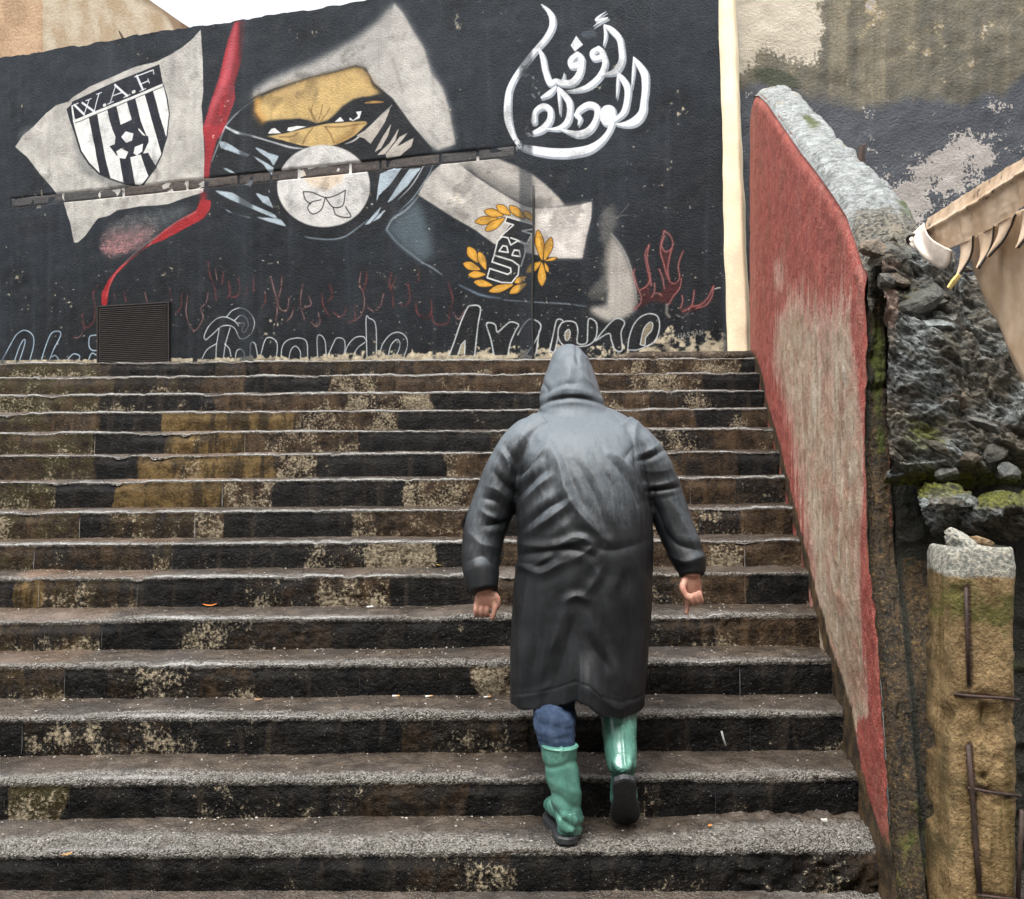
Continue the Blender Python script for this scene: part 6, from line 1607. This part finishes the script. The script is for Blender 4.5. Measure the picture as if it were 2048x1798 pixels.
def make_boot(name, heel, fwd, up, shaft, L, wid, label, folds):
    upper, sole, sd, upv, fw = foot_geo(heel, fwd, up, L, wid)
    m2 = MB(); m2.add(*upper)
    pts = catmull([s[0] for s in shaft], 6); rr = np.interp(np.linspace(0, len(shaft) - 1, len(pts)), np.arange(len(shaft)), [s[1] for s in shaft])
    m2.add(*tube_geo(pts, rr, 26, rr * 1.12))
    me = remesh(m2.mesh(name), .0042, 7)
    V = getv(me); N_ = getn(me)
    d = fbm(V, 11, 3, seed=211) * .0022 + fbm(V, 30, 2, seed=212) * .0007
    for c, n_, amp, w_ in folds:
        q = (V - np.array(c)) @ (np.array(n_, float) / np.linalg.norm(n_))
        q = q + fbm(V, 9, 2, seed=213) * .02
        d += amp * np.exp(-(q / w_) ** 2)
    # back seam ridge
    for k in range(len(pts) - 1):
        pass
    cx_ = np.interp(V[:, 2], pts[::-1, 2], pts[::-1, 0]); cy_ = np.interp(V[:, 2], pts[::-1, 2], pts[::-1, 1])
    seam = np.exp(-((V[:, 0] - cx_ - .004) / .006) ** 2) * (V[:, 1] < cy_) * (V[:, 2] > pts[:, 2].min() + .02)
    d += seam * .005
    # ribbing round the heel
    hz = (V - np.array(heel)) @ upv
    rib = (hz > .03) & (hz < .125)
    d += np.where(rib, np.sin(hz / .0075 * 2 * np.pi) * .0011, 0)
    setv(me, V + N_ * d[:, None])
    o = link(name, me, BOOT, man, label=label)
    link('sole', mesh_from('sole', sole[0], sole[1], False), SOLE, o)
    # rolled rim at the top
    t0, t1 = pts[0], pts[1]
    ax = (t0 - t1) / np.linalg.norm(t0 - t1)
    a = np.linspace(0, 2 * np.pi, 33)
    e1 = np.cross(ax, [0, 1, 0]); e1 /= np.linalg.norm(e1); e2 = np.cross(ax, e1)
    m3 = MB(); m3.add(*tube_geo(np.array([t0 - ax * .006 + e1 * math.cos(t) * (rr[0] - .002) + e2 * math.sin(t) * (rr[0] * 1.12 - .002) for t in a]), .0032, 8, ref=tuple(ax)))
    link('rim', m3.mesh('rim'), BOOT, o)
    return o
lh = np.array([(1136 - CX) / F * 3.455, 3.462, .004])
make_boot('boot', lh, (-.13, .99, 0), (0, 0, 1), [(PW(1119, 1487, 3.52), .066), (PW(1119, 1510, 3.52), .062), (PW(1126, 1555, 3.515), .058), (PW(1133, 1600, 3.51), .053), (PW(1139, 1640, 3.515), .047), (PW(1139, 1662, 3.52), .043)], .29, 1.0,
          'planted left boot with creased shaft', [(PW(1110, 1590, 3.5), (.35, 0, 1), -.004, .012), (PW(1115, 1570, 3.5), (.3, 0, 1), .003, .014), (PW(1120, 1628, 3.5), (.5, 0, 1), -.006, .008), (PW(1120, 1612, 3.5), (.5, 0, 1), .003, .012), (PW(1120, 1530, 3.5), (-.2, 0, 1), -.004, .012)])
hz, tz = .225, .012
heelR = np.array([(1250 - CX) / F * 3.44, 3.455, hz]); toeR = np.array([(1254 - CX) / F * 3.6, 3.635, tz])
fw = toeR - heelR; fw /= np.linalg.norm(fw)
upR = np.array([0, fw[2] * -1, fw[1]]); upR /= np.linalg.norm(upR)
make_boot('boot', heelR, fw, upR, [(PW(1238, 1402, 3.70), .070), (PW(1238, 1440, 3.66), .067), (PW(1240, 1482, 3.62), .062), (PW(1243, 1518, 3.575), .055), (PW(1247, 1542, 3.555), .047)], .285, 1.02,
          'lifted right boot showing its dark sole', [(PW(1240, 1500, 3.5), (0, 0, 1), -.002, .02)])

# ---- jeans
mb = MB()
def leg(px):
    pts = catmull([PW(x, y, d) for x, y, d, r in px], 6)
    rr = np.interp(np.linspace(0, len(px) - 1, len(pts)), np.arange(len(px)), [r for *_, r in px])
    mb.add(*tube_geo(pts, rr, 22, rr * 1.05))
leg([(1118, 1180, 3.80, .10), (1112, 1280, 3.77, .095), (1108, 1370, 3.70, .082), (1108, 1420, 3.64, .079), (1110, 1455, 3.57, .077), (1116, 1490, 3.535, .064), (1120, 1520, 3.53, .05)])
leg([(1205, 1180, 3.82, .10), (1220, 1280, 3.86, .095), (1234, 1360, 3.84, .084), (1238, 1405, 3.72, .074), (1239, 1440, 3.68, .055)])
jm = remesh(mb.mesh('jeans'), .006, 4)
V = getv(jm); N_ = getn(jm)
zz_ = V[:, 2] + fbm(V, 7, 2, seed=221) * .03
d = fbm(V, 12, 3, seed=222) * .007 + np.sin(zz_ * 95 + V[:, 0] * 30) * .005 * sstep(.30, .50, V[:, 2]) - np.abs(fbm(V * np.array([1, 1, 2.2]), 16, 3, seed=223)) * .009 + .008 * np.exp(-((V[:, 2] - .515) / .012) ** 2) - .010 * np.exp(-((V[:, 2] - .495) / .010) ** 2)
setv(jm, V + N_ * d[:, None])
link('jeans', jm, mat_denim(), man)

# ---- body: head, trunk, arms, hands and legs as one skin
mb = MB()
def limb(px, n=16):
    pts = catmull([np.array(p[:3]) if len(p) == 5 else PW(*p[:3]) for p in px], 5)
    rr = np.interp(np.linspace(0, len(px) - 1, len(pts)), np.arange(len(px)), [p[-1] for p in px])
    mb.add(*tube_geo(pts, rr, n))
limb([(1160, 1180, 3.80, .10), (1162, 1080, 3.82, .12), (1162, 980, 3.86, .125), (1160, 900, 3.93, .10), (1152, 850, 4.00, .065), (1148, 810, 4.05, .055), (1146, 790, 4.07, .055)], 20)
hc = PW(1143, 752, 4.115)
a_v, a_f = rock_geo((0, 0, 0), 1, np.random.default_rng(0), sub=3)
t = np.linspace(0, np.pi, 12)
rings = []
for k, s in enumerate(np.linspace(-1, 1, 14)):
    r_ = math.sqrt(max(1 - s * s, .02))
    a = np.linspace(0, 2 * np.pi, 24, endpoint=False)
    rings.append(hc + np.stack([np.cos(a) * r_ * .074, np.sin(a) * r_ * .098 + s * -.01, np.full(24, s * .112)], -1))
mb.add(*ring_loft(rings))
fd = np.array([0, .92, -.38])
nose = hc + np.array([0, .098, -.02])
mb.add(*tube_geo([nose + np.array([0, -.02, .035]), nose + np.array([0, .006, .0]), nose + np.array([0, .014, -.018]), nose + np.array([0, -.01, -.026])], [.010, .012, .015, .010], 10))
for sx in (-1, 1):
    mb.add(*tube_geo([hc + np.array([sx * .074, -.005, .028]), hc + np.array([sx * .084, -.014, .012]), hc + np.array([sx * .080, -.008, -.022])], [.007, .013, .008], 10))
    mb.add(*tube_geo([hc + np.array([sx * .012, .092, .022]), hc + np.array([sx * .034, .087, .028]), hc + np.array([sx * .056, .070, .018])], [.009, .010, .008], 8))
mb.add(*tube_geo([hc + np.array([-.024, .084, -.058]), hc + np.array([0, .098, -.056]), hc + np.array([.024, .084, -.058])], [.005, .009, .005], 8))
mb.add(*tube_geo([hc + np.array([-.02, .07, -.10]), hc + np.array([.02, .07, -.10])], [.022, .022], 8))
limb([(1100, 868, 3.94, .06), (1040, 920, 3.905, .055), (990, 1010, 3.87, .046), (965, 1090, 3.80, .040), (966, 1150, 3.745, .034), (969, 1176, 3.72, .031)])
limb([(1230, 870, 3.94, .06), (1290, 930, 3.90, .055), (1335, 1015, 3.86, .046), (1366, 1095, 3.81, .040), (1382, 1140, 3.77, .034), (1383, 1156, 3.76, .031)])
limb([(1120, 1180, 3.80, .085), (1112, 1300, 3.76, .07), (1108, 1420, 3.64, .055), (1116, 1490, 3.53, .045), (1128, 1570, 3.512, .040), (1138, 1640, 3.512, .036), (1138, 1672, 3.51, .034)])
limb([(1205, 1180, 3.82, .085), (1222, 1300, 3.85, .07), (1237, 1405, 3.72, .05), (1240, 1480, 3.62, .045), (1244, 1525, 3.575, .034)])
def finger(pts, r0, r1):
    p = catmull(pts, 5); rr = np.linspace(r0, r1, len(p)); rr[-1] *= .72
    mb.add(*tube_geo(p, rr, 12))
# left hand: back of the hand to us, fingers curled forward, thumb and forefinger towards the coat
lw = PW(970, 1180, 3.715)
mb.add(*ring_loft([lw + np.stack([np.cos(np.linspace(0, 2 * np.pi, 18, endpoint=False)) * a + o, np.sin(np.linspace(0, 2 * np.pi, 18, endpoint=False)) * b + yy_, np.full(18, z)], -1) for a, b, z, o, yy_ in [(.026, .020, .012, 0, 0), (.032, .020, -.008, -.001, .002), (.040, .019, -.032, .001, .004), (.041, .017, -.052, .002, .008), (.036, .013, -.064, .002, .012)]]))
for k, (fx, ln) in enumerate([(-.032, .052), (-.012, .062), (.009, .064)]):
    b = lw + np.array([fx, .006, -.050])
    finger([b, b + np.array([-.002, -.004, -.024]), b + np.array([-.001, .006, -.044]), b + np.array([.002, .030, -.046]), b + np.array([.003, .040, -.030])], .0108, .0088)
b = lw + np.array([.030, .004, -.046])
finger([b, b + np.array([.005, -.006, -.026]), b + np.array([.002, -.002, -.050]), b + np.array([-.006, .006, -.066])], .0108, .0082)
b = lw + np.array([.030, .006, -.012])
finger([b, b + np.array([.017, -.004, -.022]), b + np.array([.018, .000, -.044]), b + np.array([.010, .006, -.060])], .013, .0095)
# right hand: palm turned back, fingers curling in towards it
rw = PW(1384, 1150, 3.765)
mb.add(*ring_loft([rw + np.stack([np.cos(np.linspace(0, 2 * np.pi, 18, endpoint=False)) * a + o, np.sin(np.linspace(0, 2 * np.pi, 18, endpoint=False)) * b + yy_, np.full(18, z)], -1) for a, b, z, o, yy_ in [(.026, .020, .012, 0, 0), (.034, .021, -.012, -.002, .0), (.041, .020, -.038, -.004, .004), (.041, .018, -.064, -.004, .008), (.036, .014, -.082, -.006, .012)]]))
for k, (fx, dz) in enumerate([(.030, .0), (.013, -.006), (-.006, -.010)]):
    b = rw + np.array([fx, .010, -.062 + dz])
    finger([b, b + np.array([.003, -.004, -.030]), b + np.array([.002, -.030, -.034]), b + np.array([-.006, -.042, -.012]), b + np.array([-.012, -.038, .006])], .0112, .0090)
b = rw + np.array([-.024, .008, -.074])
finger([b, b + np.array([.004, .0, -.028]), b + np.array([.006, -.008, -.052]), b + np.array([.000, -.014, -.074])], .0112, .0084)
b = rw + np.array([-.026, -.006, -.018])
finger([b, b + np.array([-.013, -.014, -.026]), b + np.array([-.004, -.022, -.052]), b + np.array([.008, -.026, -.072])], .0155, .0095)
body = remesh(mb.mesh('body'), .0040, 3)
link('body', body, mat_skin(), man)
# ------------------------------------------------------------------ litter on the steps
def tread_pt(x, y, i):
    """point on the tread of step i that is seen at photo column x, row y"""
    z = SZ[i] + .004
    d = (H - z) * F / (y - CY)
    d = min(max(d, SY[i] + .01), SY[i] + TR - .02) if i + 1 < NST else d
    X = (x - CX) / F * d
    return np.array([X, d, z + tilt(X, SY[i])])
def leaf_obj(name, p, L, ang, col, label, curl=.35, group=None):
    n, m_ = 9, 5
    t = np.linspace(-1, 1, n); s = np.linspace(-1, 1, m_)
    w = .42 * (1 - t ** 2) ** .7
    Q = np.zeros((n, m_, 3))
    Q[..., 0] = t[:, None] * L; Q[..., 1] = s[None, :] * w[:, None] * L
    Q[..., 2] = curl * L * (t[:, None] ** 2) + .25 * L * np.abs(s)[None, :] * w[:, None] + .004
    R = np.array([[math.cos(ang), -math.sin(ang), 0], [math.sin(ang), math.cos(ang), 0], [0, 0, 1]])
    me = grid_mesh(name, (Q @ R.T))
    o = link(name, me, mat_simple(name + '_skin', col, .4, .3, 40), label=label, cat='leaf', group=group)
    o.location = p
    md = o.modifiers.new('solid', 'SOLIDIFY'); md.thickness = .0012
    return o
leaf_obj('fallen_leaf', tread_pt(420, 1214, 4), .034, .3, (.72, .20, .03), 'curled bright orange leaf lying on a tread left of the man')
leaf_obj('fallen_leaf', tread_pt(880, 1133, 6 - 1) + np.array([0, .02, .0]), .030, 1.0, (.75, .48, .12), 'small yellow leaf beside the raincoat left sleeve')
leaf_obj('fallen_leaf', PW(133, 1712, 3.415), .020, .7, (.30, .17, .06), 'brown leaf stuck to the lowest riser at bottom left')
leaf_obj('fallen_leaf', tread_pt(516, 1402, 2), .018, .2, (.45, .25, .12), 'tiny dull brown leaf on a wet tread below the orange leaf', .1)
leaf_obj('fallen_leaf', tread_pt(1420, 1660, 0), .013, .9, (.70, .26, .06), 'tiny orange leaf right of the lifted boot', .1)
def butt(x, y, i, ang, col, label, L=.016, r=.0042, group=None):
    p = tread_pt(x, y, i) + np.array([0, 0, r])
    d = np.array([math.cos(ang), math.sin(ang), .05])
    root = empty('cigarette_end', p, label=label, cat='cigarette end', group=group)
    m2 = MB(); m2.add(*tube_geo([p - d * L, p + d * L * .2], r, 8)); link('paper', m2.mesh('paper'), PAPER, root)
    m2 = MB(); m2.add(*tube_geo([p + d * L * .2, p + d * L], r * 1.02, 8)); link('filter', m2.mesh('filter'), col, root)
PAPER = mat_simple('damp_white_paper', (.66, .64, .60), .6, .1)
FILT = mat_simple('cork_filter_paper', (.50, .27, .12), .6, .2)
butt(740, 1218, 4, .1, PAPER, 'white cigarette end on the tread level with the orange leaf')
butt(792, 1397, 2, -.1, FILT, 'leftmost cigarette end on the tread by the coat hem', group='cigarette ends')
butt(858, 1398, 2, .15, FILT, 'middle cigarette end on the tread by the coat hem', group='cigarette ends')
butt(975, 1400, 2, .2, FILT, 'cigarette end nearest the coat hem on the same tread', group='cigarette ends')
m2 = MB(); q = tread_pt(1648, 1652, 0); m2.box(q + np.array([0, 0, .006]), (.010, .006, .003))
link('paper_scrap', m2.mesh('paper_scrap', False), PAPER, label='white scrap of paper on the lowest tread near the red wall', cat='paper scrap')
m2 = MB(); m2.add(*tube_geo([PW(1443, 1462, 3.71), PW(1447, 1478, 3.70), PW(1452, 1492, 3.69)], .004, 6))
link('twig', m2.mesh('twig'), mat_simple('grey_twig', (.20, .20, .19), .6), label='thin pale twig leaning on a riser right of the man', cat='twig')
# gravel washed loose along the lower treads
rg = np.random.default_rng(77)
mb = MB()
for _ in range(900):
    i = int(rg.choice([0, 0, 0, 1, 1, 2, 2, 3, 3, 4, 5]))
    Y = SY[i] + rg.uniform(.03, TR - .02) if rg.random() < .75 else SY[i] + TR - rg.exponential(.03) - .012
    X = rg.uniform(-.52 * Y - .3, face_x(Y) - .03)
    s = rg.uniform(.0022, .0055) * (1.5 if rg.random() < .08 else 1)
    c = np.array([X, Y, SZ[i] + tilt(X, SY[i]) + s * .4])
    v = np.array([(1, 0, 0), (-1, 0, 0), (0, 1, 0), (0, -1, 0), (0, 0, .7), (0, 0, -.7)]) * s * rg.uniform(.6, 1.3, (6, 1))
    mb.add(v + c, [(0, 2, 4), (2, 1, 4), (1, 3, 4), (3, 0, 4), (2, 0, 5), (1, 2, 5), (3, 1, 5), (0, 3, 5)])
link('grit', mb.mesh('grit', False), mat_simple('washed_grit', (.30, .28, .25), .5, .6, 150), kind='stuff')
# ------------------------------------------------------------------ added houses, unseen behind the viewer: they block low sky and darken the steps
HB = mat_simple('shade_house_plaster', (.30, .25, .20), .8, .25, 3, .4)
HW = mat_simple('shade_house_shutter', (.05, .07, .06), .5)
hs = empty('added_shade_houses', (0, -4.6, GZ), kind='structure')
rg = np.random.default_rng(12)
xh = -13.0
while xh < 13:
    w_ = rg.uniform(4.5, 6.5); hh_ = rg.uniform(8.5, 10.5)
    m2 = MB(); m2.box((xh + w_ / 2, -7.6, GZ + hh_ / 2), (w_ / 2 - .004, 3.0, hh_ / 2))
    ho = link('added_shade_house', m2.mesh('added_shade_house', False), HB, hs)
    for fl in range(3):
        for k in range(2):
            m2 = MB(); cx_ = xh + w_ * (.3 + .4 * k); cz = 1.3 + fl * 2.9
            m2.box((cx_, -4.58, cz), (.5, .03, .75)); link('added_shade_window', m2.mesh('added_shade_window', False), HW, ho)
    xh += w_
